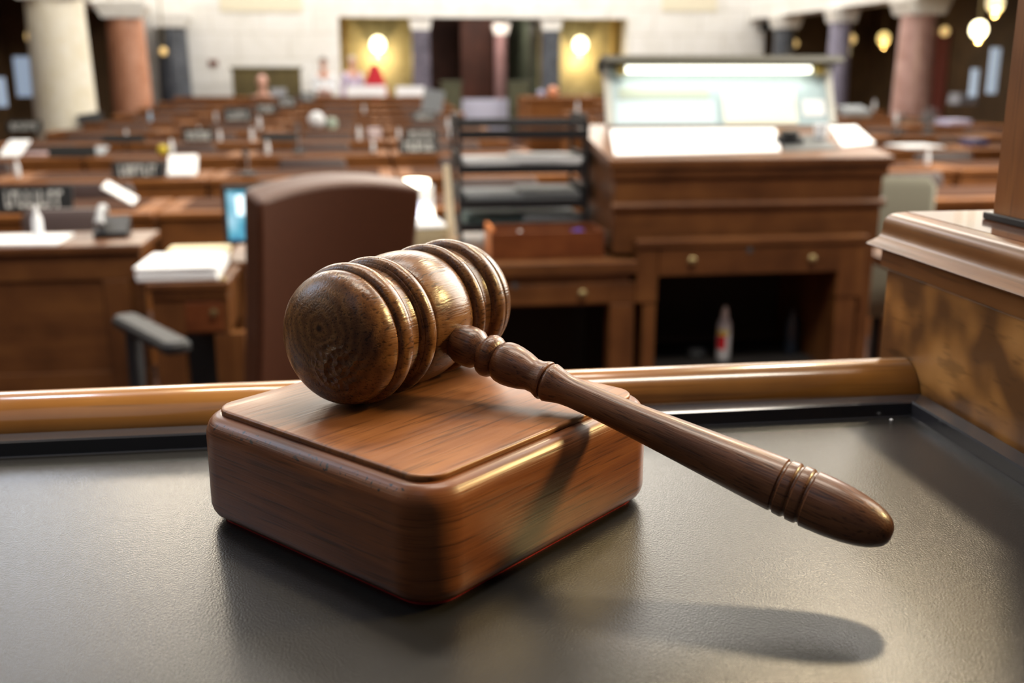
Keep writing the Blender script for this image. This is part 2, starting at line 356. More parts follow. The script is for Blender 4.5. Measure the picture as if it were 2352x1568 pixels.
tag(obj('paper_crumb', bm, PAPER, loc=(p.x, p.y, 0)), 'tiny white crumb in the far right corner of the black tray', 'crumb')

# ------------------------------------------------------------------ pedestal on the right
X0 = .384
pd = thing('corner_pedestal', 'burl veneered pedestal with moulded mahogany cap at the desk corner', 'pedestal', (X0, .724, -1.0))
bm = B(); bx(bm, 0, .75, -1.0, 0, 0, 1.0875, .0015); obj('veneer_body', bm, VENEER, pd)
# cap moulding swept round the far-left corner (ogee)
capprof = [(0.0, .0875), (-.0035, .0885), (-.0035, .1015), (-.0100, .1028), (-.0122, .1044), (-.0112, .1060), (-.0086, .1078), (-.0060, .1104), (-.0046, .1136), (-.0042, .1170), (-.0042, .1205), (-.0034, .1240), (-.0014, .1270), (.0020, .1290), (.0065, .1300)]
t = bmesh.new()
o_corner = [(0, -1.0), (0, 0), (.75, 0), (.75, -1.0)]
rows = []
for off, z in capprof: rows.append([t.verts.new((off, -1.0, 1+z)), t.verts.new((off, -off, 1+z)), t.verts.new((.75, -off, 1+z)), t.verts.new((.75, -1.0, 1+z))])
for a, b in zip(rows, rows[1:]):
    for i in range(4): t.faces.new((a[i], a[(i+1) % 4], b[(i+1) % 4], b[i]))
t.faces.new(rows[-1]); t.faces.new(list(reversed(rows[0])))
bmesh.ops.recalc_face_normals(t, faces=t.faces[:])
bm = B(); join(bm, t); obj('moulded_cap', bm, CAPW, pd, smooth=True, angle=28)
bm = B(); bx(bm, .0072, .745, -.99, -.0072, 1.1295, 1.1304, 0); obj('polished_top', bm, wood('polished_top', (.08, .024, .007), (.14, .045, .013), (.2, .07, .02), rough=.12, axis='Y', streak=40, along=3, pores=.1, coat=1.0, bump=.0, crough=.05), pd)
# post standing on the cap
pz = .1305
pc = atz(2270, 503, pz)
ps = thing('wooden_post', 'tall square mahogany post rising from the pedestal cap at the right edge', 'post', (pc.x, pc.y, pz))
bm = B(); bx(bm, -.003, .115, -.075, .003, 0, .005, .001); obj('dark_fillet', bm, BLACK, ps)
bm = B(); prism(bm, [(.0, -.07), (.0, -.005), (.005, 0), (.11, 0), (.11, -.07)], .005, .62, 'Z'); obj('shaft', bm, POSTW, ps)
# paper lying on the cap is not there: the pale sheen is the polished top itself

# ------------------------------------------------------------------ sound block
HB = .0611; TH = .7395
blk = thing('sound_block', 'square walnut sound block with rounded edges under the gavel', 'sound block', (.028, .529, 0), TH)
sx, sy, rc = .1822, .1747, .022
bm = B(); rstack(bm, sx-.013, sy-.013, rc-.006, [(0, 0), (.0019, 0)]); obj('felt_base', bm, FELT, blk)
prf = [(.0019, .0062), (.0026, .0042), (.0042, .0022), (.0065, .0008), (.0095, .0), (.030, 0), (.0465, .0)]
for i in range(1, 11):
    a = PI/2*i/10; prf.append((.0465+.0112*math.sin(a), .0075*(1-math.cos(a))))
prf += [(.0581, .0088), (.0577, .0095)]
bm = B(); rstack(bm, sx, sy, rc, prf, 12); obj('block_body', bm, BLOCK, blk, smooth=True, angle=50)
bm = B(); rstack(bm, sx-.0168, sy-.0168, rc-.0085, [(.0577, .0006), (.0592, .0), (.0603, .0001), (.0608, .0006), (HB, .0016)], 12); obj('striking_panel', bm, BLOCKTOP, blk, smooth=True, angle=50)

# ------------------------------------------------------------------ gavel
RH = .0375
GC = Vector((.01632, .56127, HB+RH)); GA = Vector((.62492, .78069, 0)); GD = Vector((.75703, -.60599, -.24430)).normalized()
gv = thing('gavel', 'turned walnut gavel resting on the sound block with its handle over the edge', 'gavel', (GC.x, GC.y, HB))
Mi = Matrix.Translation((-GC.x, -GC.y, -HB))
half = [(.0, .0369), (.004, .0368), (.008, .0364), (.012, .0357), (.0155, .0348), (.0174, .0341), (.0180, .0326), (.0188, .0322)]
def bead(c, hw, base, top, n=9):
    return [(c-hw*math.cos(PI*i/(n-1)), base+(top-base)*math.sin(PI*i/(n-1))**.75) for i in range(n)]
half += bead(.0238, .0047, .0326, .0375, 15)
half += [(.0287, .0326), (.0290, .0348), (.0294, .0352), (.0299, .0348), (.0302, .0332), (.0330, .0328), (.0360, .0328), (.0382, .0332), (.0386, .0326)]
half += bead(.0446, .0056, .0328, RH, 17)
half += [(.0504, .0326), (.0508, .0324), (.0511, .0344), (.0515, .0349), (.0530, .0349)]
for i in range(1, 17):
    a = PI/2*i/16; half.append((.0530+.0195*math.sin(a), .0349*math.cos(a)**.84 if i < 16 else 0))
full = [(r, -t) for t, r in reversed(half)]+[(r, t) for t, r in half[1:]]
Mh = Mi @ frame(GC, GA) @ Matrix.Rotation(PI/2, 4, 'Y')
bm = B(); lathe(bm, full, 96)
o = obj('head', bm, None or GAVEL, gv, smooth=True, angle=60)
# the head's local X is its turning axis so that the grain runs along it
o.data.transform(Matrix.Rotation(PI/2, 4, 'Y')); o.matrix_local = Mi @ frame(GC, GA)
hp = [(.0335, .0072), (.0345, .0080), (.040, .0092), (.045, .0095), (.049, .0091), (.0518, .0080), (.0530, .0076), (.0538, .0080), (.0552, .0093), (.0575, .0100), (.0600, .0097), (.0620, .0087), (.0630, .0082), (.0640, .0087), (.0665, .0096), (.0700, .0099), (.0740, .0096), (.0790, .0088), (.0840, .0082), (.0880, .0083), (.0912, .0090), (.0925, .0093), (.0932, .0090), (.0935, .0084), (.0942, .0084), (.0945, .0090), (.0953, .0094), (.0970, .0092), (.1000, .0085), (.1050, .0078), (.1100, .0075), (.120, .0075), (.135, .0079), (.150, .0085), (.170, .0095), (.190, .0106), (.205, .0115), (.2195, .0122),
      (.2205, .0122), (.2212, .0114), (.2219, .0114), (.2228, .0124), (.2262, .0126), (.2270, .0124), (.2277, .0116), (.2284, .0116), (.2292, .0126), (.2326, .0127), (.2334, .0125), (.2341, .0117), (.2348, .0117), (.2358, .0127)]
for i in range(1, 17):
    a = PI/2*i/16; hp.append((.2375+.0365*math.sin(a), .0127*(math.cos(a)**.72) if i < 16 else 0))
def fat(s_, r_):
    k = 1.16 if s_ < .085 else 1.16-.13*(s_-.085)/.02 if s_ < .105 else 1.03 if s_ < .125 else min(1.06, 1.03+.03*(s_-.125)/.05)
    if s_ < .1 and r_ < .0085: k = 1.06
    return r_*k
bm = B(); lathe(bm, [(.0076, .02)]+[(fat(s_, r_), s_) for s_, r_ in hp], 56)
o = obj('handle', bm, HANDLE, gv, smooth=True, angle=45)
o.data.transform(Matrix.Rotation(PI/2, 4, 'Y')); o.matrix_local = Mi @ frame(GC, GD)

# ================================================================== CLERKS' AREA
FZ = -1.20     # floor
DT = -.39      # clerks' desk top height
# --- big brown chair
cz = at(745, 388, 3.0)
chz = cz.z-FZ
base = at(735, 870, 3.05)
ch = thing('executive_chair', 'tall brown leather chair with black armrests seen from behind, left of the gavel', 'chair', (at(705, 600, 2.86).x-.135, 2.86, FZ), math.radians(31))
Rm = Matrix.Rotation(math.radians(14), 4, 'X')       # recline: top towards the viewer
SH = .46; CHT = at(745, 372, 2.72).z-FZ+.02
def backshape(th, y0):
    t = bmesh.new(); cols = 18; rws = 14; g = []
    for side in (0, 1):
        gr = []
        for j in range(rws+1):
            v = j/rws; row = []
            for i in range(cols+1):
                u = i/cols*2-1
                wv = .192+.022*v; z = v*(CHT-SH+.04-.02+.016*(1-u*u))
                y = -.035*(u*u)+(0 if side else 0)-.02*math.sin(v*PI)
                row.append(t.verts.new((u*wv, y0-y*-1+(-th if side == 0 else 0), z)))
            gr.append(row)
        g.append(gr)
    for s in (0, 1):
        for j in range(rws):
            for i in range(cols): t.faces.new((g[s][j][i], g[s][j][i+1], g[s][j+1][i+1], g[s][j+1][i]))
    def edge(lst):
        for (a, b) in zip(lst, lst[1:]): t.faces.new((g[0][a[0]][a[1]], g[0][b[0]][b[1]], g[1][b[0]][b[1]], g[1][a[0]][a[1]]))
    edge([(0, i) for i in range(cols+1)]); edge([(rws, i) for i in range(cols+1)]); edge([(j, 0) for j in range(rws+1)]); edge([(j, cols) for j in range(rws+1)])
    bmesh.ops.recalc_face_normals(t, faces=t.faces[:]); return t
SH = .46
bm = B(); join(bm, backshape(.085, 0), Matrix.Translation((0, -.19, SH-.04)) @ Rm)
o = obj('backrest', bm, LEATHER, ch, smooth=True, angle=50)
md = o.modifiers.new('bevel', 'BEVEL'); md.width = .012; md.segments = 3; md.limit_method = 'ANGLE'
bm = B(); rstack(bm, .52, .50, .08, [(SH-.10, .02), (SH-.08, 0), (SH-.03, 0), (SH, .03)], 6, Matrix.Translation((0, .08, 0))); obj('seat', bm, LEATHER, ch, smooth=True)
for s in (-1, 1):
    bm = B(); rstack(bm, .075, .42, .03, [(SH+.285, .008), (SH+.292, 0), (SH+.307, 0), (SH+.317, .010)], 5, Matrix.Translation((s*.285, .065, 0))); 
    a = obj('armrest', bm, BLACK, ch, smooth=True)
    bm = B(); tube(bm, [(s*.285, .20, SH+.29), (s*.285, .195, SH+.20), (s*.31, .13, SH+.02), (s*.27, .11, SH-.09), (s*.2, .10, SH-.095)], .022, 10); obj('arm_support', bm, BLACK, a, smooth=True)
bm = B(); cyl(bm, 0, .08, .09, SH-.1, .028); obj('gas_column', bm, BLACK, ch, smooth=True)
bm = B()
for k in range(5):
    a = 2*PI*k/5+.3; tube(bm, [(0, .08, .10), (.30*math.cos(a), .08+.30*math.sin(a), .07)], [.025, .016], 8)
obj('star_base', bm, BLACK, ch, smooth=True)
for k in range(5):
    a = 2*PI*k/5+.3; bm = B(); cyl(bm, 0, 0, -.014, .014, .03, M=Matrix.Translation((.30*math.cos(a), .08+.30*math.sin(a), .030)) @ Matrix.Rotation(PI/2, 4, 'X')); obj('caster', bm, BLACK, ch, smooth=True)

# --- clerks' desks (kneehole desk left of the lectern)
YD = 3.4
xa, xb = at(905, 640, YD).x, at(1460, 640, YD).x
d = thing('clerk_desk', 'walnut kneehole desk left of the lectern, carrying the black letter trays', 'desk', (xa, YD, FZ))
wdt = xb-xa; hd = DT-FZ
bm = B(); bx(bm, 0, wdt, -.02, .80, hd-.045, hd, .006); obj('desk_top', bm, DESKW, d)
bm = B(); bx(bm, .02, wdt-.02, 0, .78, hd-.075, hd-.045, .004); obj('moulding', bm, DESKW, d)
dx0, dx1 = at(1160, 670, YD).x-xa, at(1400, 670, YD).x-xa
dzt, dzb = at(1280, 643, YD).z-FZ, at(1280, 702, YD).z-FZ
bm = B(); bx(bm, dx0, dx1, -.004, .02, dzb+.006, min(dzt, hd-.077), .003); dr = obj('drawer', bm, DESKW, d)
for kx, ky in ((1335, 672),):
    p = at(kx, ky, YD); bm = B(); lathe(bm, [(.004, 0), (.006, .008), (.014, .013), (.015, .018), (.009, .024), (0, .025)], 14, Matrix.Translation((p.x-xa, -.004, p.z-FZ)) @ Matrix.Rotation(PI/2, 4, 'X')); obj('knob', bm, BRASS, dr, smooth=True)
p = at(1182, 655, YD); bm = B(); cyl(bm, 0, 0, 0, .004, .010, M=Matrix.Translation((p.x-xa, -.004, p.z-FZ)) @ Matrix.Rotation(PI/2, 4, 'X')); obj('keyhole', bm, DGREY, dr)
bm = B(); bx(bm, 0, dx0, 0, .03, dzb, hd-.075, .003); bx(bm, dx0, dx1, .005, .03, dzb, dzb+.006); bx(bm, dx1, wdt, 0, .03, dzb, hd-.075, .003); obj('apron', bm, DESKW, d)
for x0_, x1_ in ((0, .07), (dx1+.002, wdt-.002)):
    bm = B(); bx(bm, x0_, x1_, .0, .07, 0, dzb, .005); obj('leg', bm, DESKV, d)
    bm = B(); bx(bm, x0_, x1_, .71, .78, 0, hd-.075, .005); obj('leg', bm, DESKV, d)
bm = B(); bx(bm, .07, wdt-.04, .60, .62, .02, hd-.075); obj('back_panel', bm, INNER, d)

# red wood organiser box on that desk
x0_, x1_ = at(1128, 570, 3.46).x, at(1388, 570, 3.46).x
zt = at(1250, 532, 3.46).z
wb = x1_-x0_; hb_ = zt-DT
ob = thing('organiser_box', 'open red-brown wooden box of small items in front of the letter trays', 'box', (x0_, 3.46, DT))
REDW = wood('red_wood', (.085, .022, .007), (.14, .040, .012), (.19, .060, .018), rough=.4, axis='X', streak=20, along=2, pores=.15, bump=.03)
bm = B(); bx(bm, 0, wb, 0, .012, 0, hb_, .002); obj('front_board', bm, REDW, ob)
bm = B(); bx(bm, 0, wb, .188, .20, 0, hb_, .002); obj('back_board', bm, REDW, ob)
bm = B(); bx(bm, 0, .012, .012, .188, 0, hb_+.012, .002); obj('side_board', bm, plain('orange_wood', (.62, .20, .05), .4), ob)  # left board of the same box, light falling on it put into its colour
bm = B(); bx(bm, wb-.012, wb, .012, .188, 0, hb_, .002); obj('side_board', bm, REDW, ob)
bm = B(); bx(bm, .012, wb-.012, .012, .188, 0, .008); obj('bottom_board', bm, REDW, ob)
for i, (px, nm, col, lab) in enumerate([(1160, 'stapler', GREY, 'small grey stapler at the left end of the organiser box'), (1197, 'glue_bottle', PAPER, 'small white bottle lying in the organiser box'),
        (1235, 'tape_roll', GREY, 'pale grey tape roll in the middle of the organiser box'), (1290, 'paper_clip_box', PAPERG, 'little pale box of clips in the organiser box'), (1335, 'blue_marker', plain('blue', (.03, .04, .45), .4), 'bright blue object at the right end of the organiser box')]):
    X = at(px, 540, 3.53).x; bm = B()
    if i == 0:
        bx(bm, -.035, .035, -.012, .012, 0, .05, .004); bx(bm, -.04, .03, -.010, .010, .052, .070, .005)
    elif i == 1: lathe(bm, [(.014, 0), (.015, .05), (.008, .062), (.007, .075), (0, .077)], 16)
    elif i == 2: lathe(bm, [(.030, 0), (.030, .06), (.018, .062), (.018, .02), (.0, .02)], 20)
    elif i == 3: bx(bm, -.04, .04, -.03, .03, 0, .055, .003); bx(bm, -.042, .042, -.032, .032, .055, .062, .002)
    else: tube(bm, [(-.030, 0, .062), (.0, 0, .066), (.035, 0, .05)], [.012, .014, .012], 12); bx(bm, -.025, .03, -.02, .02, 0, .05, .004)
    tag(obj(nm, bm, col, loc=(X, 3.56, DT+.008), smooth=(i in (1, 2, 4))), lab, 'stationery')

# letter tray tower
YT = 3.78
x0_, x1_ = at(1052, 400, YT).x, at(1352, 400, YT).x
zt = at(1200, 280, YT).z; wt = x1_-x0_; ht = zt-DT
tw = thing('letter_tray_tower', 'black metal tower of letter trays holding papers, left of the lectern', 'letter tray', (x0_, YT, DT))
for xs in (0, wt-.014):
    bm = B(); bx(bm, xs, xs+.014, 0, .022, 0, ht, .002); bx(bm, xs, xs+.014, .30, .32, 0, ht, .002)
    for z in (.02, ht*.35, ht*.62, ht-.03): bx(bm, xs+.002, xs+.012, .02, .31, z, z+.055 if z > .1 else z+.03, .002)
    obj('side_frame', bm, BLACK, tw)
lev = [at(1200, yy, YT).z-DT for yy in (520, 468, 388, 308)]
for k, z in enumerate(lev):
    bm = B(); bx(bm, .012, wt-.012, .005, .31, z-.006, z, .001); bx(bm, .012, wt-.012, 0, .010, z-.018, z+.016, .001)
    obj('tray_shelf', bm, BLACK, tw)
for yy in (0, .305): bm = B(); bx(bm, 0, wt, yy, yy+.016, ht-.018, ht, .002); obj('top_rail', bm, BLACK, tw)
def pile(name, x, y, z, sx, sy, h, mat, lab, rotz=0, tilt=0, n=5, group=None):
    t_ = bmesh.new(); bm = B(); rnd = random.Random(int(x*1000+y*77+z*13))
    for i in range(n):
        M_ = Matrix.Translation((rnd.uniform(-.006, .006), rnd.uniform(-.006, .006), 0)) @ Matrix.Rotation(rnd.uniform(-.03, .03), 4, 'Z')
        bx(bm, -sx/2, sx/2, -sy/2, sy/2, h*i/n, h*(i+1)/n-.0004, 0, M_)
    t_.free()
    o = obj(name, bm, mat, loc=(x, y, z), rot=(tilt, 0, rotz)); tag(o, lab, 'paper', group); return o
L3, L2, L1 = lev[2]+DT, lev[1]+DT, lev[0]+DT
xm = x0_+wt/2
pile('paper_stack', xm-.11, YT+.17, L3, .21, .27, .028, PAPER, 'white paper stack at the left of the upper letter tray', .03, 0, 7)
pile('paper_stack', xm+.10, YT+.16, L3, .26, .26, .038, PAPER, 'taller white paper stack at the right of the upper letter tray', -.06, 0, 8)
pile('paper_stack', xm-.10, YT+.17, L2, .22, .26, .030, PAPERG, 'grey papers at the left of the middle letter tray', .02, 0, 8)
pile('paper_stack', xm+.11, YT+.16, L2, .22, .26, .040, plain('grey_paper_dark', (.16, .17, .18), .7), 'grey papers at the right of the middle letter tray', -.05, 0, 8)
pile('paper_stack', xm-.10, YT+.17, L1, .22, .26, .035, plain('teal_grey_paper', (.12, .18, .18), .7), 'teal grey folders in the bottom letter tray', .02, 0, 5)
pile('paper_stack', xm+.11, YT+.16, L1, .22, .26, .036, PAPERG, 'loose grey papers at the right of the bottom letter tray', .04, 0, 7)

# --- lectern -------------------------------------------------------
YL = 3.44
lx0, lx1 = at(1406, 380, YL).x, at(2038, 380, YL).x
zf = at(1700, 362, YL).z; zb = at(1700, 575, YL).z
LT = thing('clerk_lectern', 'large walnut reading lectern with lit document board, right of the letter trays', 'lectern', (lx0, YL, FZ))
wl = lx1-lx0; dp = .56; rise = .085
f0, fb = zf-FZ, zb-FZ
bm = B(); prism(bm, [(0, fb), (0, f0-.03), (dp, f0-.03+rise), (dp, fb)], .012, wl-.012, 'X'); obj('upper_case', bm, DESKW, LT)
bm = B(); prism(bm, [(-.022, f0-.030), (-.022, f0-.004), (-.018, f0), (dp+.02, f0+rise), (dp+.02, f0-.03+rise)], -.012, wl+.012, 'X'); obj('sloping_top', bm, DESKW, LT)
z1 = at(1700, 405, YL).z-FZ; z2 = at(1700, 468, YL).z-FZ
bm = B(); prism(bm, [(0, z1-.008), (-.012, z1), (-.012, f0-.03), (0, f0-.03)], 0, wl, 'X'); obj('moulding', bm, DESKW, LT)
bm = B(); prism(bm, [(0, z2-.020), (-.014, z2-.012), (-.016, z2), (-.008, z2+.010), (0, z2+.012)], .0, wl, 'X'); obj('moulding', bm, DESKW, LT)
# desk frame below
qx0, qx1 = at(1462, 600, YL-.04).x-lx0, at(1985, 600, YL-.04).x-lx0
zq = at(1700, 545, YL-.04).z-FZ
bm = B(); bx(bm, qx0-.006, qx1+.006, -.055, .5, zq-.030, zq, .006); obj('frame_top', bm, DESKW, LT)
dz1, dz0 = at(1700, 562, YL-.04).z-FZ, at(1700, 628, YL-.04).z-FZ
e0, e1 = at(1512, 600, YL-.04).x-lx0, at(1925, 600, YL-.04).x-lx0
bm = B(); bx(bm, e0, e1, -.048, -.02, dz0, min(dz1, zq-.032), .003); dr = obj('drawer', bm, DESKW, LT)
for kx, ky in ((1587, 597), (1862, 593)):
    p = at(kx, ky, YL-.05); bm = B(); lathe(bm, [(.004, 0), (.006, .008), (.014, .013), (.015, .018), (.009, .024), (0, .025)], 14, Matrix.Translation((p.x-lx0, -.048, p.z-FZ)) @ Matrix.Rotation(PI/2, 4, 'X')); obj('knob', bm, BRASS, dr, smooth=True)
p = at(1722, 574, YL-.05); bm = B(); cyl(bm, 0, 0, 0, .004, .010, M=Matrix.Translation((p.x-lx0, -.048, p.z-FZ)) @ Matrix.Rotation(PI/2, 4, 'X')); obj('keyhole', bm, DGREY, dr)
zs = at(1480, 690, YL).z-FZ
for a_, b_, c_, d_ in ((qx0, e0, qx0+.028, e0-.002), (e1, qx1, e1+.004, qx1-.02)):
    bm = B(); bx(bm, a_, b_, -.045, .03, zs, zq-.030, .005); bx(bm, c_, d_, -.040, .03, 0, zs, .005); obj('leg', bm, DESKV, LT)
    bm = B(); bx(bm, c_+.004, d_-.004, .03, .5, 0, zq-.03, .005); obj('side_panel', bm, DESKV, LT)
for a_, b_ in ((qx1+.01, wl-.02),):
    if b_ > a_: bm = B(); bx(bm, a_, b_, .0, .05, 0, fb, .004); obj('side_post', bm, DESKV, LT)
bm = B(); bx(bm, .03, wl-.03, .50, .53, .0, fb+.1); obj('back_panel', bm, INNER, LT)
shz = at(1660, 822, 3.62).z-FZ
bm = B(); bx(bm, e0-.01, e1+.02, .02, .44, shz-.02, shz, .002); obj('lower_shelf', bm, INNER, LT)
# squeeze bottle on the shelf
p = at(1660, 820, 3.60); bt = thing('spray_bottle', 'white plastic bottle with red and yellow label in the lectern kneehole', 'bottle', (p.x, 3.60, FZ+shz))
s_ = 1.0
bm = B(); lathe(bm, [(.024, 0), (.027, .004), (.027, .13), (.022, .152), (.012, .165)], 24); obj('bottle_body', bm, BOTTLE, bt, smooth=True)
bm = B(); lathe(bm, [(.0135, .165), (.0135, .18), (.009, .196), (.006, .205), (0, .206)], 18); obj('nozzle', bm, PAPER, bt, smooth=True)
def wrap(bm, r, z0, z1, a0, a1, n=10):
    t = bmesh.new(); a = [(t.verts.new((r*math.cos(a0+(a1-a0)*i/n), r*math.sin(a0+(a1-a0)*i/n), z0)), t.verts.new((r*math.cos(a0+(a1-a0)*i/n), r*math.sin(a0+(a1-a0)*i/n), z1))) for i in range(n+1)]
    for p_, q_ in zip(a, a[1:]): t.faces.new((p_[0], q_[0], q_[1], p_[1]))
    join(bm, t)
bm = B(); wrap(bm, .0274, .045, .098, -2.9, -1.6); obj('red_label', bm, plain('red_label', (.55, .01, .02), .5), bt)
bm = B(); wrap(bm, .0274, .100, .118, -2.9, -1.3); obj('yellow_label', bm, plain('yellow_label', (.7, .55, .05), .5), bt)
bm = B(); lathe(bm, [(.022, 0), (.025, .005), (.025, .12), (.010, .15), (.010, .17), (0, .171)], 20); p = at(1815, 810, 3.66)
tag(obj('dark_bottle', bm, plain('dark_bottle', (.03, .04, .06), .25), loc=(p.x, 3.66, FZ+shz), smooth=True), 'dark bottle barely visible at the right of the lectern kneehole', 'bottle')
bm = B(); bx(bm, -.03, .03, -.02, .02, 0, .035, .006, Matrix.Rotation(.4, 4, 'Z')); p = at(1600, 800, 3.64)
tag(obj('tape_dispenser', bm, DGREY, loc=(p.x, 3.64, FZ+shz), smooth=True), 'small dark grey lump beside the white bottle in the kneehole', 'box')
# surface slope helper of the lectern top
def ltop(px, py):
    d_ = ray(px, py)      # intersect the sloping plane through (YL-.022, f0) and (YL+dp+.02, f0+rise)
    k = rise/(dp+.042); z0 = f0+FZ; y0 = YL-.018
    t_ = (z0-k*y0-CAM.z+0)/(d_.z-k*d_.y); return CAM+d_*t_
slope = math.atan(rise/(dp+.042))
def on_top(name, quad, th, mat, lab, cat, lift=0.0005):
    P_ = [ltop(*q) for q in quad]; n = Vector((0, -math.sin(slope), math.cos(slope)))
    cen = sum(P_, Vector())/len(P_); t = bmesh.new()
    a = [t.verts.new(p-cen+n*lift) for p in P_]; b = [t.verts.new(p-cen+n*(lift+th)) for p in P_]; k = len(a)
    for i in range(k): t.faces.new((a[i], a[(i+1) % k], b[(i+1) % k], b[i]))
    t.faces.new(a); t.faces.new(b); bmesh.ops.recalc_face_normals(t, faces=t.faces[:])
    bm = B(); join(bm, t); o = obj(name, bm, mat, loc=cen); tag(o, lab, cat); return o
on_top('open_document', [(1412, 360), (1792, 350), (1780, 298), (1400, 300)], .006, PAPER, 'brightly lit white papers covering the lectern top', 'paper')
on_top('desk_mat', [(1800, 349), (1930, 344), (1880, 312), (1785, 314)], .003, DGREY, 'dark grey mat on the right of the lectern top', 'mat')
on_top('paper_sheet', [(1935, 338), (2010, 330), (1965, 290), (1905, 292)], .003, PAPER, 'white sheet at the right corner of the lectern top', 'paper')
p = ltop(1812, 330); bm = B()
bx(bm, -.045, .045, -.03, .03, 0, .022, .006); bx(bm, -.035, .03, -.02, .02, .022, .045, .008)
tag(obj('black_clip', bm, BLACK, loc=p+Vector((0, 0, .003)), rot=(slope, 0, .2), smooth=True), 'black clip standing on the grey mat of the lectern', 'clip')
p = ltop(1885, 318); bm = B(); lathe(bm, [(.022, 0), (.028, .05), (.026, .052), (.021, .006), (0, .005)], 20)
tag(obj('white_cup', bm, BOTTLE, loc=p+Vector((0, 0, .0035)), smooth=True), 'pale cup behind the grey mat on the lectern top', 'cup')
# document board standing at the rear of the top
YB = YL+dp-.02
p0, p1 = at(1400, 292, YB), at(1912, 288, YB); q0, q1 = at(1375, 150, YB+.10), at(1885, 146, YB+.10)
bh = q0.z-p0.z; bw = p1.x-p0.x
bd = thing('document_board', 'slanted glass document board with fluorescent lamp on top of the lectern', 'reading stand', (p0.x, YB, FZ+f0+rise-.004))
lean = math.atan(.10/bh); Lm = Matrix.Rotation(-lean, 4, 'X')
glassm = plain('pale_panel', (.42, .54, .58), .25)
bm = B(); bx(bm, .01, bw-.01, 0, .006, .0, bh, 0, Lm); obj('panel', bm, glassm, bd)
bm = B(); bx(bm, -.012, .014, -.012, .012, 0, bh+.01, .003, Lm); obj('side_rail', bm, plain('pale_metal', (.5, .5, .46), .4), bd)
bm = B(); bx(bm, bw-.014, bw+.012, -.012, .012, 0, bh+.01, .003, Lm); obj('side_rail', bm, MATS['pale_metal'], bd)
bm = B(); prism(bm, [(-.10, bh-.012), (-.09, bh+.018), (.01, bh+.035), (.02, bh-.01), (.012, bh-.012), (.004, bh+.018), (-.083, bh+.004), (-.094, bh-.016)], -.03, bw+.03, 'X', Lm); hood = obj('lamp_hood', bm, plain('olive_metal', (.035, .032, .02), .5), bd)
bm = B(); cyl(bm, 0, 0, .05, bw-.09, .013, M=Lm @ Matrix.Translation((0, -.045, bh-.020)) @ Matrix.Rotation(PI/2, 4, 'Y')); obj('tube_lamp', bm, glow('tube', (1, .98, .80), 4), hood, smooth=True)
for xx in (.03, bw-.07):
    bm = B(); bx(bm, xx, xx+.035, -.062, -.028, bh-.040, bh-.002, .003, Lm); obj('lamp_socket', bm, plain('brass_dark', (.30, .22, .04), .4), hood)
l = bpy.data.lights.new('tube_light', 'AREA'); l.shape = 'RECTANGLE'; l.size = bw-.14; l.size_y = .03; l.energy = .38; l.color = (1, .97, .86)
o = bpy.data.objects.new('tube_light', l); C.objects.link(o); o.location = (p0.x+bw/2, YB+.02, FZ+f0+rise+bh-.045); o.rotation_euler = (math.radians(-8), 0, 0)
def onboard(name, x0f, x1f, z0f, z1f, mat, lab):
    bm = B(); M_ = Lm; bx(bm, (x0f-.5)*bw, (x1f-.5)*bw, -.0035, -.0005, z0f*bh, z1f*bh, 0, M_)
    o = obj(name, bm, mat, loc=(p0.x+bw*.5, YB, FZ+f0+rise-.004)); tag(o, lab, 'paper'); return o
onboard('taped_sheet', .03, .47, .03, .44, plain('blue_white', (.62, .76, .82), .7), 'pale blue sheet on the left of the lit document board')
onboard('taped_sheet', .51, .84, .03, .62, plain('ivory_sheet', (.86, .86, .72), .7), 'ivory sheet in the middle of the lit document board')
onboard('taped_sheet', .87, .97, .16, .44, PAPER, 'small white note at the right of the lit document board')
onboard('taped_sheet', .05, .45, .48, .66, plain('greenish_sheet', (.45, .52, .44), .7), 'narrow greenish sheet above the pale blue one on the document board')

# --- left: desk with papers, partition
YP = 3.27
x0_, x1_ = at(343, 660, YP).x, at(529, 660, YP).x; zt_ = at(430, 648, YP).z
sd = thing('side_desk', 'walnut side desk with white papers between the partition and the brown chair', 'desk', (x0_, YP, FZ)); w_ = x1_-x0_; h_ = zt_-FZ
bm = B(); bx(bm, -.01, w_, -.01, .44, h_-.028, h_, .005); obj('desk_top', bm, DESKW, sd)
bm = B(); bx(bm, .0, w_-.01, 0, .43, h_-.055, h_-.028, .006); obj('moulding', bm, DESKW, sd)
bm = B(); bx(bm, 0, w_-.01, .01, .42, h_-.17, h_-.055, .003); obj('drawer_case', bm, DESKV, sd)
dd0, dd1 = at(425, 720, YP).x-x0_, at(505, 720, YP).x-x0_
bm = B(); bx(bm, dd0, w_-.03, .002, .02, h_-.160, h_-.065, .003); dr = obj('drawer', bm, REDW, sd)
p = at(492, 716, YP); bm = B(); lathe(bm, [(.004, 0), (.006, .008), (.012, .013), (.012, .018), (0, .022)], 14, Matrix.Translation((p.x-x0_, .002, p.z-FZ)) @ Matrix.Rotation(PI/2, 4, 'X')); obj('knob', bm, BRASS, dr, smooth=True)
for a_, b_ in ((0, dd0-.01), (dd1+.02, dd1+.07), (w_-.06, w_-.01)):
    bm = B(); bx(bm, a_, b_, .01, .06, 0, h_-.17, .003); obj('leg', bm, DESKV, sd)
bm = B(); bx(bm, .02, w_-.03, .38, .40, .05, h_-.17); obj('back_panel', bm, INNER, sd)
cx_ = at(428, 610, 3.42).x
pile('paper_stack', cx_-.005, YP+.155, FZ+h_, .245, .28, .045, PAPER, 'tall stack of white papers on the side desk left of the brown chair', .0, 0, 8)
pile('document_folder', at(455, 545, 3.63).x, YP+.365, FZ+h_, .20, .11, .050, FOLDER, 'cream folders behind the white stack on the side desk', .02, 0, 4)
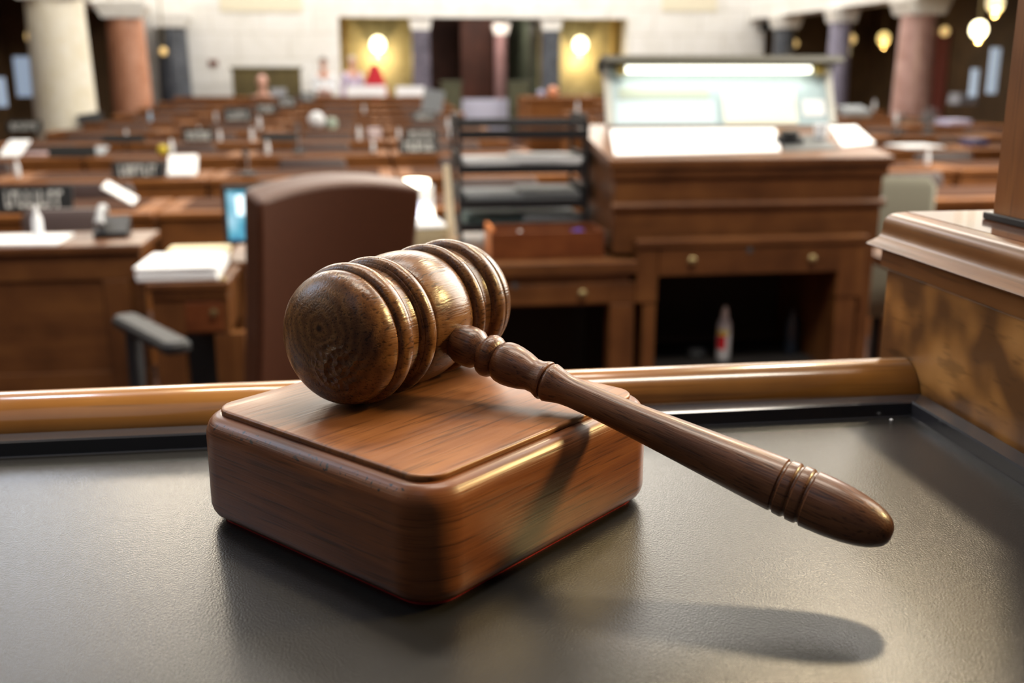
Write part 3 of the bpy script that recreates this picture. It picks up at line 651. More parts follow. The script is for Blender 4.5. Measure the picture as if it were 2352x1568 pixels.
bm = B(); lathe(bm, [(.010, 0), (.011, .006), (.006, .012), (0, .014)], 14); p = at(512, 640, 3.29)
tag(obj('brass_button', bm, BRASS, loc=(p.x, 3.285, FZ+h_), smooth=True), 'small shining brass knob at the corner of the side desk', 'knob')
YW = 3.60
z_ = at(150, 562, YW).z; xr = at(325, 600, YW).x
pt = thing('panelled_partition', 'long walnut panelled partition at the left behind the rail', 'partition', (xr-2.2, YW, FZ)); hh = z_-FZ
bm = B(); bx(bm, 0, 2.2, 0, .04, 0, hh-.04, .002); obj('panel', bm, DESKW, pt)
bm = B(); bx(bm, 0, 2.21, -.03, .30, hh-.03, hh, .006); obj('ledge', bm, DESKW, pt)
bm = B(); bx(bm, 0, 2.2, -.012, 0, hh-.12, hh-.03, .004); obj('top_rail', bm, DESKW, pt)
bm = B(); bx(bm, 0, 2.2, -.012, 0, hh-.52, hh-.44, .004); obj('middle_rail', bm, DESKW, pt)
for k in range(4):
    x = 2.2-.09-k*.62; bm = B(); bx(bm, x-.04, x+.05, -.014, 0, 0, hh-.12, .004); obj('stile', bm, DESKV, pt)
pile('paper_sheet', at(35, 552, YW+.06).x, YW+.10, z_, .30, .21, .008, PAPER, 'white sheets on the partition ledge at the left frame edge', 0, 0, 3)
# bottle on ledge and dark phone
def bottle(x, y, z, h, lab, mat=None, rot=0, group='water bottles on the members\' desks'):
    r = h*.15
    t_ = thing('water_bottle', lab, 'bottle', (x, y, z), rot, group)
    bm = B(); lathe(bm, [(r*.9, 0), (r, h*.04), (r, h*.55), (r*.85, h*.68), (r*.42, h*.83), (r*.40, h*.90)], 14); obj('bottle_body', bm, mat or BOTTLE, t_, smooth=True)
    bm = B(); lathe(bm, [(r*.46, h*.90), (r*.46, h*.99), (0, h)], 12); obj('bottle_cap', bm, PAPER, t_, smooth=True); return t_
bottle(at(90, 550, 3.72).x, 3.72, z_, .115, 'white bottle on the partition ledge near the left frame edge', group=None)
# low dark chair and equipment between the partition and first row
def low_chair_mesh():
    c = thing('member_chair', 'x', 'chair')
    bm = B(); rstack(bm, .46, .06, .03, [(.42, .02), (.45, 0), (.74, 0), (.78, .02)], 4, Matrix.Translation((0, .20, 0))); obj('backrest', bm, LEATHERD, c, smooth=True)
    bm = B(); rstack(bm, .46, .44, .06, [(.38, .02), (.40, 0), (.44, 0), (.46, .03)], 4); obj('seat', bm, LEATHERD, c, smooth=True)
    bm = B(); cyl(bm, 0, 0, .06, .38, .03); 
    for k in range(5):
        a = 2*PI*k/5; tube(bm, [(0, 0, .07), (.24*math.cos(a), .24*math.sin(a), .02)], .018, 6)
    obj('pedestal', bm, BLACK, c, smooth=True); return c
cc = at(150, 480, 4.1)
lc = thing('clerk_chair', 'low dark leather chair back just behind the partition at the left', 'chair', (cc.x, 4.1, FZ), 0)
hh2 = cc.z-FZ
bm = B(); rstack(bm, .32, .07, .03, [(.42, .02), (.45, 0), (hh2-.03, 0), (hh2, .02)], 4); obj('backrest', bm, plain('dark_brown_leather', (.06, .035, .03), .5), lc, smooth=True)
bm = B(); rstack(bm, .42, .40, .06, [(.38, .02), (.40, 0), (.44, 0), (.46, .03)], 4, Matrix.Translation((0, .2, 0))); obj('seat', bm, MATS['dark_brown_leather'], lc, smooth=True)
bm = B(); cyl(bm, 0, .2, .0, .38, .04); obj('pedestal', bm, BLACK, lc)
p = at(258, 548, 3.78)
ph = thing('desk_telephone', 'dark desk telephone with grey handset on the partition ledge', 'telephone', (p.x, 3.80, z_), .1)
bm = B(); prism(bm, [(-.08, 0), (-.08, .02), (.07, .06), (.07, 0)], -.055, .055, 'X'); obj('phone_body', bm, BLACK, ph)
bm = B(); tube(bm, [(-.035, -.06, .045), (-.035, -.03, .075), (-.035, .03, .095), (-.035, .06, .085)], [.02, .013, .013, .02], 10); obj('handset', bm, GREY, ph, smooth=True)
# monitor behind the chair
YM = 3.60
m0, m1 = at(516, 428, YM), at(524, 560, YM)
mo = thing('computer_monitor', 'black monitor with a bright blue and white screen half hidden by the brown chair', 'monitor', (m1.x+.24, YM, DT-.0), 0)
# small stand table for it
zl, zu = m1.z-DT, m0.z-DT
bm = B(); bx(bm, -.25, .25, 0, .03, .05, zu, .005); obj('monitor_case', bm, BLACK, mo)
def screen_mat():
    m, nt, b = new_mat('screen'); N = nt.nodes; L = nt.links
    tc = N.new('ShaderNodeTexCoord'); v = N.new('ShaderNodeTexVoronoi'); v.inputs['Scale'].default_value = 14; L.new(tc.outputs['Object'], v.inputs['Vector'])
    r = N.new('ShaderNodeValToRGB'); e = r.color_ramp.elements; e[0].color = (.03, .10, .35, 1); e[1].color = (.55, .85, 1, 1); k = e.new(.5); k.color = (.10, .45, .60, 1)
    L.new(v.outputs['Distance'], r.inputs['Fac']); L.new(r.outputs['Color'], b.inputs['Emission Color']); b.inputs['Emission Strength'].default_value = 1.0; b.inputs['Base Color'].default_value = (0, 0, 0, 1); return m
bm = B(); bx(bm, -.235, .235, -.002, 0, .065, zu-.015); obj('screen', bm, screen_mat(), mo)
bm = B(); bx(bm, -.205, -.13, -.004, -.002, .15, zu-.03); obj('screen_window', bm, glow('screen_white', (.75, .92, 1), 1.1), mo)
bm = B(); bx(bm, -.02, .02, .03, .05, 0, .2, .003); bx(bm, -.10, .10, -.03, .12, 0, .012, .004); obj('stand', bm, BLACK, mo)
xm0, xm1 = mo.location.x-.25, at(903, 500, 3.5).x
tb = thing('monitor_table', 'walnut table hidden behind the brown chair, carrying the monitor', 'table', (xm0, 3.55, FZ))
bm = B(); bx(bm, 0, xm1-xm0, 0, .55, hd-.04, hd, .004); obj('table_top', bm, DESKW, tb)
for ax, ay in ((.0, 0), (xm1-xm0-.05, 0), (0, .5), (xm1-xm0-.05, .5)):
    bm = B(); bx(bm, ax, ax+.05, ay, ay+.05, 0, hd-.04, .003); obj('leg', bm, DESKV, tb)
# items right of the chair: lamp, papers, basket, board
p = at(940, 420, 4.0)
dl = thing('desk_lamp', 'small desk lamp with glowing shade just right of the brown chair', 'lamp', (p.x+.02, 4.0, DT))
hh3 = p.z-DT
bm = B(); lathe(bm, [(.055, 0), (.055, .008), (.012, .015), (.008, .03)], 20); obj('lamp_base', bm, BLACK, dl, smooth=True)
bm = B(); tube(bm, [(0, 0, .02), (0, .02, hh3*.6), (0, .02, hh3+.02)], .006, 8); obj('lamp_stem', bm, BLACK, dl)
bm = B(); tube(bm, [(-.055, 0, hh3), (-.02, 0, hh3), (.02, 0, hh3), (.055, 0, hh3)], [.012, .017, .017, .012], 12); obj('lamp_shade', bm, glow('lampglow', (1, .93, .72), 9), dl, smooth=True)
l = bpy.data.lights.new('desk_lamp_light', 'SPOT'); l.energy = 12; l.color = (1, .88, .66); l.spot_size = 2.2; l.spot_blend = .6; l.shadow_soft_size = .03
o = bpy.data.objects.new('desk_lamp_light', l); C.objects.link(o); o.location = (p.x+.02, 3.975, p.z-.03)
bt2 = thing('woven_basket', 'beige woven basket of papers between the brown chair and the letter trays', 'basket', (at(972, 560, 3.72).x, 3.72, DT))
bm = B(); rstack(bm, .18, .20, .04, [(0, .015), (.01, .006), (.085, 0), (.085, .006), (.02, .012)], 5); obj('basket_body', bm, plain('wicker', (.34, .28, .17), .8, bump=1, bscale=90, var=.3), bt2, smooth=True)
pile('paper_stack', at(968, 500, 3.74).x, 3.74, DT+.0855, .15, .19, .012, PAPER, 'bright papers lying on top of the woven basket', .1, 0, 4)
eb = thing('document_easel', 'brightly lit white document standing under the desk lamp', 'paper', (at(955, 500, 4.02).x, 4.04, DT))
bm = B(); bx(bm, -.075, .075, 0, .004, .02, .20, 0, Matrix.Rotation(-.25, 4, 'X')); obj('sheet', bm, PAPER, eb)
bm = B(); bx(bm, .0, .062, -.003, -.001, .06, .14, 0, Matrix.Rotation(-.25, 4, 'X')); obj('picture', bm, plain('pale_blue', (.45, .55, .85), .6), eb)
bm = B(); bx(bm, -.08, .08, -.02, .06, 0, .02, .003); obj('foot', bm, BLACK, eb)
bm = B(); prism(bm, [(0, 0), (.035, .0), (.012, .30), (-.01, .30)], 0, .012, 'Y'); 
tag(obj('cream_board', bm, plain('cream_card', (.72, .62, .44), .6), loc=(at(1028, 560, 3.70).x, 3.70, DT)), 'upright cream card leaning beside the letter tray tower', 'card')
pile('paper_sheet', at(985, 585, 3.50).x, 3.50, DT, .24, .14, .006, PAPER, 'white sheets at the front desk edge behind the gavel head', .05, 0, 3)
# cream chair right of the lectern
p = at(2078, 405, 4.25)
ccz = p.z-FZ
rc_ = thing('cream_chair', 'cream upholstered chair back behind the right side of the lectern', 'chair', (p.x-.02, 4.25, FZ), -.35)
crm = plain('cream_fabric', (.19, .185, .14), .8)
bm = B(); rstack(bm, .30, .07, .03, [(.42, .01), (.45, 0), (ccz-.04, 0), (ccz, .03)], 5, Matrix.Rotation(.0, 4, 'X')); obj('backrest', bm, crm, rc_, smooth=True)
bm = B(); rstack(bm, .44, .42, .06, [(.36, .02), (.39, 0), (.43, 0), (.46, .03)], 5, Matrix.Translation((0, .22, 0))); obj('seat', bm, crm, rc_, smooth=True)
bm = B(); cyl(bm, 0, .22, 0, .36, .04); obj('pedestal', bm, BLACK, rc_)
# next desk right of lectern
x0_, x1_ = at(2046, 640, 3.5).x, at(2400, 640, 3.5).x
rd = thing('return_desk', 'dark walnut desk end between the lectern and the veneered pedestal', 'desk', (x0_, 3.5, FZ)); w_ = x1_-x0_
z_r = at(2010, 600, 3.5).z-FZ
bm = B(); bx(bm, 0, w_, 0, .5, z_r-.04, z_r, .005); obj('desk_top', bm, DESKW, rd)
bm = B(); bx(bm, .02, w_-.02, .02, .04, z_r-.22, z_r-.04, .003); obj('apron', bm, DESKW, rd)
for ax in (.02, w_-.08): bm = B(); bx(bm, ax, ax+.06, .02, .08, 0, z_r-.22, .003); obj('leg', bm, DESKV, rd)
# ================================================================== MEMBERS' DESKS
rows = [(4.6, 487), (6.1, 411), (7.7, 360), (9.1, 328), (10.6, 302), (12.0, 282), (13.4, 264), (14.8, 249), (16.2, 236), (17.6, 224)]
RY = [r[0] for r in rows]; RZ = [at(500, py, Y).z for Y, py in rows]
DKH = .76
ORD = ['first', 'second', 'third', 'fourth', 'fifth', 'sixth', 'seventh', 'eighth', 'ninth', 'tenth']
# stepped floor
bm = B(); bx(bm, -6.5, 10.5, -1.6, RY[0]-.15, FZ-.1, FZ)
for k in range(10):
    y1_ = RY[k+1]-.15 if k < 9 else 19.3
    bx(bm, -3.9, 7.2, RY[k]-.15, y1_, FZ-.1, RZ[k]-DKH)
bx(bm, -6.5, -3.9, RY[0]-.15, 22, FZ-.1, RZ[6]-DKH-.12); bx(bm, 7.2, 10.5, RY[0]-.15, 22, FZ-.1, RZ[6]-DKH-.12)
bx(bm, -3.9, 7.2, 19.3, 22, FZ-.1, RZ[9]-DKH)
struct('floor', bm, CARPET)
def make_desk():
    t_ = thing('member_desk', 'x', 'desk')
    bm = B(); bx(bm, -.53, .53, 0, .55, DKH-.03, DKH, .006); obj('desk_top', bm, ROWW, t_)
    bm = B(); bx(bm, -.44, .44, .09, .50, DKH, DKH+.006, 0); obj('blotter', bm, plain('dark_blotter', (.060, .022, .009), .9, spec=.1), t_)  # dark sheet added to tone down the bright desk top
    bm = B(); bx(bm, -.51, .51, .02, .05, .08, DKH-.03, .0); obj('front_panel', bm, ROWW, t_)
    for s in (-1, 1): bm = B(); bx(bm, s*.51-.02, s*.51+.02, .03, .52, 0, DKH-.03, .0); obj('side_panel', bm, ROWW, t_)
    return t_
def make_chair2():
    c = low_chair_mesh(); return c
proto_d = proto_c = None
for k in range(10):
    for side in ('left', 'right'):
        xs = [1.25-.55-i*1.08 for i in range(4)] if side == 'left' else [2.55+.55+i*1.09 for i in range(4)]
        for i, X in enumerate(xs):
            # only what the frame can see
            v = Vector((X, RY[k], RZ[k]))-CAM; dpt = v.dot(FW); px = W/2+FPX*v.dot(RT)/dpt
            if px < -350 or px > 2700: continue
            if side == 'right' and k < 2 and px < 2000: continue
            lab = f'{ORD[k]} row mahogany member desk, {ORD[i]} desk {side} of the centre aisle'
            loc = (X, RY[k], RZ[k]-DKH)
            if proto_d is None: proto_d = make_desk(); proto_d.location = loc; proto_d['label'] = lab; proto_d['group'] = 'members\' desks in rows across the chamber'
            else: dup(proto_d, loc, 0, lab)
            lab = f'dark leather chair behind the {ORD[i]} desk {side} of the aisle in the {ORD[k]} row'
            loc = (X, RY[k]+.92, RZ[k]-DKH)
            if k < 8 and not (side == 'right' and i == 0 and k == 6):
                if proto_c is None: proto_c = make_chair2(); proto_c.location = loc; proto_c['label'] = lab; proto_c['group'] = 'leather chairs behind the members\' desks'
                else: dup(proto_c, loc, 0, lab)
def onrow(px, k, dy):        # X of a pixel column on the top of row k
    v = None; Y = RY[k]+dy; py = HOR+(CAM.z-RZ[k])*2460/Y; return at(px, py, Y).x, Y, RZ[k]+(.0062 if dy > .085 else 0)
def sign(px, k, wpx, hpx, lab, mat=None, letters=True, dy=.06, tilt=0, cat='sign', nm='name_plate', group='name plates on the members\' desks'):
    X, Y, Z_ = onrow(px, k, dy); w2 = wpx*Y/2420; h2 = hpx*Y/2420
    t_ = thing(nm, lab, cat, (X, Y, Z_), 0, group)
    Mt = Matrix.Rotation(tilt, 4, 'Y') @ Matrix.Rotation(-.15, 4, 'X')
    bm = B(); bx(bm, -w2/2, w2/2, 0, .012, 0.002, h2, .002, Mt); obj('plate', bm, mat or BLACKM, t_)
    bm = B(); bx(bm, -w2*.3, w2*.3, .0, .06, 0, .008, .0); obj('foot', bm, BLACK, t_)
    if letters:
        bm = B(); rnd = random.Random(px*7+k); x = -w2*.36
        while x < w2*.33:
            cw = w2*rnd.uniform(.05, .08); lo, hi = h2*.22, h2*.80
            st = h2*.12
            kind = rnd.randrange(3)
            bx(bm, x, x+cw*.3, -.002, 0, lo, hi, 0, Mt)
            if kind != 1: bx(bm, x, x+cw, -.002, 0, hi-st, hi, 0, Mt)
            if kind != 0: bx(bm, x, x+cw, -.002, 0, lo, lo+st, 0, Mt)
            if kind == 2: bx(bm, x+cw*.7, x+cw, -.002, 0, lo, hi, 0, Mt)
            x += cw*1.4
        obj('lettering', bm, LETTER, t_)
    return t_
BL = []
sign(78, 0, 165, 62, 'large black name plate with white lettering at the left frame edge')
sign(318, 1, 112, 38, 'black name plate with pale lettering, left of the white sheet')
sign(962, 2, 92, 34, 'black name plate with pale lettering above the letter trays, lower of two', dy=.05)
sign(968, 3, 74, 26, 'black name plate with pale lettering, just above the lower one near the letter trays')
sign(455, 3, 66, 30, 'grey and black name plate in the fourth row, behind a white bottle')
sign(284, 3, 90, 20, 'flat black name plate in the fourth row beside a round white bottle', letters=False)
sign(546, 5, 62, 32, 'black name plate with blurred white letters in the sixth row')
sign(612, 6, 48, 24, 'grey lettered name plate right of the sixth row black one')
sign(660, 7, 40, 26, 'black name plate with grey letters in the eighth row, left part')
sign(705, 8, 36, 22, 'dark name plate with pale letters beside the person in white')
sign(640, 9, 34, 20, 'small grey name plate just right of the seated person', mat=GREY, letters=False)
sign(55, 4, 74, 26, 'black name plate with grey letters in front of the cream column')
sign(208, 5, 52, 22, 'tilted grey display right of the cream column base', mat=DGREY, letters=False, tilt=-.15)
sign(975, 5, 54, 22, 'grey lettered plate lying low in the sixth row near the aisle', mat=DGREY)
sign(990, 6, 48, 54, 'tall slanted grey paper holder near the centre aisle', mat=PAPERG, letters=False, tilt=.18)
sign(165, 2, 100, 26, 'long black and tan plate in the third row at the left', mat=BLACKM, letters=False)
sign(640, 3, 80, 20, 'low dark plate behind the brown chair top', mat=BLACKM, letters=False)
sign(842, 9, 88, 24, 'wide white sign in the back row under the glowing left lamp', mat=PAPER, letters=False, dy=.1, group='white signs in the back row')
sign(943, 9, 64, 22, 'smaller white sign in the back row left of the centre aisle', mat=PAPER, letters=False, dy=.1, group='white signs in the back row')
for (px, k, hpx, dy, lab) in [(291, 3, 26, .2, 'round white bottle in the fourth row near the cream column'), (458, 3, 30, .3, 'white bottle standing behind the fourth row grey name plate'),
        (395, 2, 34, .2, 'white bottle beside a small yellow ball in the third row'), (505, 3, 26, .1, 'pale bottle in the fourth row right of the yellow ball'), (579, 3, 30, .1, 'white bottle in the fourth row above the brown chair corner'),
        (596, 4, 30, .2, 'white bottle in the fifth row below the black name plate'), (496, 5, 22, .2, 'dim pale bottle in the sixth row left of the black name plate'), (40, 1, 38, .2, 'leaning white bottle in the second row at the far left'),
        (615, 2, 32, .1, 'white bottle right above the top left corner of the brown chair'), (825, 3, 32, .1, 'white bottle in the fourth row above the middle of the brown chair'), (857, 2, 28, .2, 'white bottle on the third row directly above the brown chair top'),
        (836, 6, 20, .2, 'round white bottle in the seventh row left of the aisle'), (1029, 4, 26, .2, 'white bottle at the end of the fifth row above the letter trays'),
        (1034, 3, 22, .3, 'squat white bottle just left of the letter tray tower top'), (916, 3, 24, .3, 'pinkish white bottle beside the lettered plate near the trays'),
        (1326, 6, 26, .1, 'white bottle on the mahogany desk between letter trays and document board'), (1350, 7, 24, .1, 'white bottle touching the left frame of the document board'),
        (2007, 6, 26, .2, 'pale bottle right of the document board in the dark rows'), (2056, 4, 32, .2, 'slanted pale bottle in front of the pink column at the right'), (2128, 1, 38, .25, 'white bottle beside the cream chair at the right'), (345, 5, 24, .3, 'bluish clear bottle left of the black pillar base')]:
    X, Y, Z_ = onrow(px, k, dy); bottle(X, Y, Z_, hpx*Y/2420, lab, mat=(plain('blue_bottle', (.40, .60, .80), .3) if 'bluish' in lab else None))
# papers on rows
def rpaper(px, k, dy, wpx, d_, lab, mat=PAPER, rotz=0, h=.012, tilt=0):
    X, Y, Z_ = onrow(px, k, dy); pile('paper_stack', X, Y, Z_+(abs(math.sin(tilt))*d_/2), wpx*Y/2420, d_, h, mat, lab, rotz, tilt, 3, 'papers on the members\' desks')
rpaper(421, 1, .25, 60, .22, 'tilted white sheet on the second row right of the name plate', rotz=.1, tilt=.45)
X, Y, Z_ = onrow(278, 0, .3); o = pile('booklet', X, Y, Z_+.045, .15, .06, .012, PAPER, 'white booklet leaning on the first row right of the large name plate', 0, 0, 3); o.rotation_euler = (.5, .55, 0)
rpaper(35, 2, .25, 42, .30, 'white papers in the third row at the far left', tilt=.3)
rpaper(80, 2, .3, 50, .2, 'pinkish papers beside the white ones in the third row', mat=plain('pink_paper', (.45, .30, .30), .7))
rpaper(225, 2, .3, 34, .2, 'pale grey papers in the third row right of the tan plate', mat=PAPERG, tilt=.2)
rpaper(2100, 2, .2, 100, .34, 'long white papers right of the lectern in the third row')
rpaper(861, 3, .3, 28, .12, 'pinkish box-like papers near the fourth row bottle', mat=plain('pale_pink', (.6, .5, .52), .7), h=.09)
rpaper(2188, 4, .25, 56, .3, 'lavender papers on a black pad in the fifth row at the right', mat=plain('lavender_paper', (.45, .45, .65), .7), h=.05)
rpaper(2210, 7, .3, 46, .3, 'pale pile of papers by the right gallery', mat=plain('pale_lav', (.5, .52, .6), .7), h=.16)
rpaper(1960, 5, .3, 60, .3, 'jumbled grey papers right of the document board', mat=PAPERG, h=.08, tilt=.2)
rpaper(2235, 2, .3, 40, .2, 'dark blue folder in the third row near the post', mat=plain('navy', (.03, .03, .12), .6), h=.05)
X, Y, Z_ = onrow(374, 2, .15); bm = B(); lathe(bm, [(.036*math.sin(PI*i/12), .036-.036*math.cos(PI*i/12)) for i in range(13)], 20)
tag(obj('yellow_ball', bm, plain('yellow', (.55, .42, .01), .5), loc=(X, Y, Z_), smooth=True), 'small yellow ball beside a white bottle in the third row', 'ball')
X, Y, Z_ = onrow(728, 4, .25); r_ = .085; bm = B(); lathe(bm, [(r_*math.sin(PI*i/14)*(1 if i < 8 else 1), r_*1.0-r_*math.cos(PI*i/14)) for i in range(15)], 20)
tag(obj('white_helmet', bm, BOTTLE, loc=(X, Y, Z_), smooth=True), 'round white object on the fifth row above the brown chair', 'ornament')
X, Y, Z_ = onrow(762, 4, .3); bm = B(); lathe(bm, [(.05, 0), (.06, .06), (.045, .1), (0, .11)], 16)
tag(obj('green_bowl', bm, plain('pale_green', (.35, .42, .34), .5), loc=(X, Y, Z_), smooth=True), 'pale green pot beside the round white object', 'pot')
def mic(px, k, hpx, lab):
    X, Y, Z_ = onrow(px, k, .12); h = hpx*Y/2420
    t_ = thing('microphone', lab, 'microphone', (X, Y, Z_), 0, 'gooseneck microphones on the desks')
    bm = B(); lathe(bm, [(.05, 0), (.05, .015), (.012, .025)], 16); obj('mic_base', bm, BLACK, t_, smooth=True)
    bm = B(); tube(bm, [(0, 0, .02), (0, 0, h*.7), (.0, -.02, h*.9), (0, -.05, h)], .009, 8); obj('gooseneck', bm, GREY, t_, smooth=True)
    bm = B(); tube(bm, [(0, -.04, h*.98), (0, -.10, h*1.03)], .018, 10); obj('mic_head', bm, DGREY, t_, smooth=True)
mic(687, 2, 62, 'grey gooseneck microphone rising above the brown chair top'); mic(2060, 3, 46, 'grey gooseneck microphone in front of the pink right column'); mic(570, 1, 52, 'dark microphone left of the brown chair top')
X, Y, Z_ = onrow(2130, 3, .3); fn = thing('desk_fan', 'small round grey desk fan in the dark rows at the right', 'fan', (X, Y, Z_))
bm = B(); lathe(bm, [(.06, 0), (.06, .02), (.02, .03), (.015, .08)], 16); obj('fan_base', bm, DGREY, fn, smooth=True)
bm = B(); 
for r_ in (.03, .06, .09): tube(bm, [(r_*math.cos(a*PI/12), -.01, .15+r_*math.sin(a*PI/12)) for a in range(25)], .003, 6)
for a in range(8): tube(bm, [(0, -.01, .15), (.09*math.cos(a*PI/4), -.01, .15+.09*math.sin(a*PI/4))], .002, 5)
obj('fan_guard', bm, GREY, fn)
bm = B()
for a in range(4): bx(bm, .012, .08, -.002, .002, -.022, .022, 0, Matrix.Translation((0, .01, .15)) @ Matrix.Rotation(a*PI/2, 4, 'Y') @ Matrix.Rotation(.4, 4, 'X'))
obj('fan_blades', bm, DGREY, fn)

# ================================================================== ROOM
YBK = 20.0; XL = -3.9; XR = 7.35; TOP = 11.0
def bxp(bm, px0, px1, py0, py1, Ya, Yb):      # a box whose front face at depth Ya spans the pixels
    a = at(px0, py1, Ya); b = at(px1, py0, Ya); bx(bm, a.x, b.x, Ya, Yb, a.z, b.z)
fzb = RZ[9]-DKH
lz = at(1110, 40, YBK).z        # lintel
zc = at(965, 62, YBK).z
op = [(at(a, 60, YBK).x, at(b, 60, YBK).x) for a, b in ((778, 948), (990, 1238), (1285, 1442))]
bm = B()
bx(bm, XL-.3, op[0][0], YBK, YBK+.4, fzb, TOP)
bx(bm, op[2][1], XR+.3, YBK, YBK+.4, fzb, TOP)
bx(bm, op[0][0], op[2][1], YBK, YBK+.4, lz, TOP)
o_ = struct('wall_back', bm, CREAMWALL)
bm = B(); bx(bm, XL-.3, op[0][0]-.02, YBK-.05, YBK, at(1000, -60, YBK).z, TOP, .01); bx(bm, op[2][1]+.02, XR+.3, YBK-.05, YBK, at(1000, -60, YBK).z, TOP, .01); struct('trim_1', bm, CREAMWALL)
# added glowing panels above the view, brightening the tray's reflection
PANELG = glow('clerestory_glass', (1.0, .93, .80), 7)
wn = 4
for k in range(3):
    xx = -1.6+k*2.9; wn += 1
    bm = B(); bx(bm, xx, xx+2.0, YBK-.06, YBK-.02, 5.2, 8.8); o = obj(f'window_{wn}', bm, PANELG); o['kind'] = 'structure'  # unseen light panel, numbered on from the gallery windows
    bm = B()
    for q in range(3): bx(bm, xx+q*.98, xx+q*.98+.05, YBK-.10, YBK-.06, 5.2, 8.8)
    for q in range(5): bx(bm, xx, xx+2.0, YBK-.10, YBK-.06, 5.2+q*.89, 5.25+q*.89)
    obj('window_frame', bm, BLACK, o)
# recessed pale panels
for n_, (a, b) in enumerate(((505, 690), (1520, 1650))):
    bm = B(); bxp(bm, a, b, -60, 26, YBK-.02, YBK); struct(f'trim_{n_+2}', bm, plain('yellowish_stone', (.72, .66, .50), .6))
# lobby side walls and back
yl = YBK+.4
bm = B(); bx(bm, op[0][0]-.4, op[0][1]+.25, yl+1.4, yl+1.5, fzb, lz+.4); struct('wall_lobby_left', bm, OLIVE)
bm = B(); bx(bm, op[2][0]-.25, op[2][1]+.5, yl+1.4, yl+1.5, fzb, lz+.4); struct('wall_lobby_right', bm, OLIVE)
bm = B(); bx(bm, op[0][0]-.45, op[0][0]-.35, yl, yl+1.5, fzb, lz+.4); bx(bm, op[2][1]+.5, op[2][1]+.6, yl, yl+1.5, fzb, lz+.4); struct('wall_lobby_ends', bm, OLIVE)
bm = B(); bx(bm, op[0][0]-.5, op[2][1]+.6, yl, yl+7, lz+.4, lz+.5); struct('ceiling', bm, BROWNWALL)
bm = B(); bx(bm, op[1][0]-.35, op[1][1]+.35, yl+5, yl+5.1, fzb, lz+.4); struct('wall_corridor_end', bm, REDWALL)
bm = B(); bx(bm, op[0][1]+.25, op[0][1]+.33, yl+.5, yl+5, fzb, lz+.4); bx(bm, op[2][0]-.33, op[2][0]-.25, yl+.5, yl+5, fzb, lz+.4); struct('wall_corridor_sides', bm, GREENM)
bm = B(); bx(bm, -6.5, 10.5, 22, yl+7, FZ-.1, fzb); struct('floor_lobby', bm, plain('lobby_floor', (.36, .35, .45), .35))
for (a, b, y_, mat, lab) in ((1058, 1132, 3.2, REDWALL, 'dark red doorway panel at the end of the centre aisle'),):
    bm = B(); p_ = at(a, 100, yl+y_); q_ = at(b, 100, yl+y_); bx(bm, p_.x, q_.x, yl+y_, yl+y_+.12, fzb, lz+.2, .01)
    bx(bm, p_.x+.15, q_.x-.15, yl+y_-.02, yl+y_, fzb+.3, lz-.2, .01)
    o = obj('door_1', bm, mat); o['kind'] = 'structure'
l = bpy.data.lights.new('corridor_light', 'AREA'); l.size = 1.2; l.energy = 45; l.color = (1, .85, .75)  # added fill, lifts the dark corridor
o = bpy.data.objects.new('corridor_light', l); C.objects.link(o); o.location = (at(1110, 60, yl+2).x, yl+1.6, lz+.3); o.rotation_euler = (math.radians(35), 0, 0)
def column(name, px, Y, dia, z0, z1, mat, lab, capmat=None, square=False, group=None, xoff=0, X=None):
    X = X if X is not None else at(px, 150, Y).x; r = dia/2
    t_ = thing(name, lab, 'column', (X, Y, z0), 0, group); h = z1-z0
    bm = B()
    if square: bx(bm, -r, r, -r, r, .12, h-.22, .01)
    else: lathe(bm, [(r, .14), (r, h*.4), (r*.90, h-.22)], 32)
    obj('shaft', bm, mat, t_, smooth=not square)
    bm = B()
    if square: bx(bm, -r*1.1, r*1.1, -r*1.1, r*1.1, 0, .12, .01)
    else: lathe(bm, [(r*1.25, 0), (r*1.25, .05), (r*1.15, .07), (r*1.18, .1), (r*1.02, .14)], 32)
    obj('base', bm, capmat or mat, t_, smooth=not square)
    bm = B(); rb = r*.9 if not square else r
    prism(bm, [(-rb, h-.22), (rb, h-.22), (r*1.22, h-.05), (r*1.22, h), (-r*1.22, h), (-r*1.22, h-.05)], -r, r, 'Y'); obj('capital', bm, CREAMWALL, t_)
    return t_
column('marble_pilaster', 967, YBK+.22, .33, fzb, lz, PURPLE, 'dark purple pilaster left of the centre doorway', square=True)
column('marble_pilaster', 1263, YBK+.22, .33, fzb, lz, BLACKCOL, 'blue-black pilaster right of the centre doorway', square=True)
column('corridor_column', 1150, yl+2.2, .28, fzb, lz, marble('dusky_pink_marble', (.30, .17, .17), (.42, .26, .26), 5, .3), 'pale pink column standing inside the centre doorway', capmat=PURPLE)
# low olive gate panels
for (a, b, lab) in ((1015, 1060, 'low olive gate panel left of the centre aisle'), (1168, 1216, 'low olive gate panel right of the centre aisle')):
    p_ = at(a, 230, 18.6); q_ = at(b, 230, 18.6); bm = B(); zt_ = at(a, 193, 18.6).z
    bx(bm, 0, q_.x-p_.x, 0, .06, 0, zt_-fzb, .01); bx(bm, -.02, q_.x-p_.x+.02, -.01, .07, zt_-fzb, zt_-fzb+.05, .01)
    tag(obj('gate_panel', bm, plain('olive_panel', (.07, .07, .035), .5), loc=(p_.x, 18.6, fzb)), lab, 'gate')
# pale rug/steps in the doorway
bm = B(); p_ = at(1062, 262, 18.9); q_ = at(1172, 262, 18.9); bx(bm, 0, q_.x-p_.x, 0, .05, 0, at(1100, 228, 18.9).z-fzb, .01)
bx(bm, 0, q_.x-p_.x, .05, .35, 0, at(1100, 228, 18.9).z-fzb-.12, .01)
tag(obj('white_counter', bm, plain('lavender_white', (.50, .50, .62), .6), loc=(p_.x, 18.9, fzb)), 'pale lavender counter across the end of the centre aisle', 'counter')
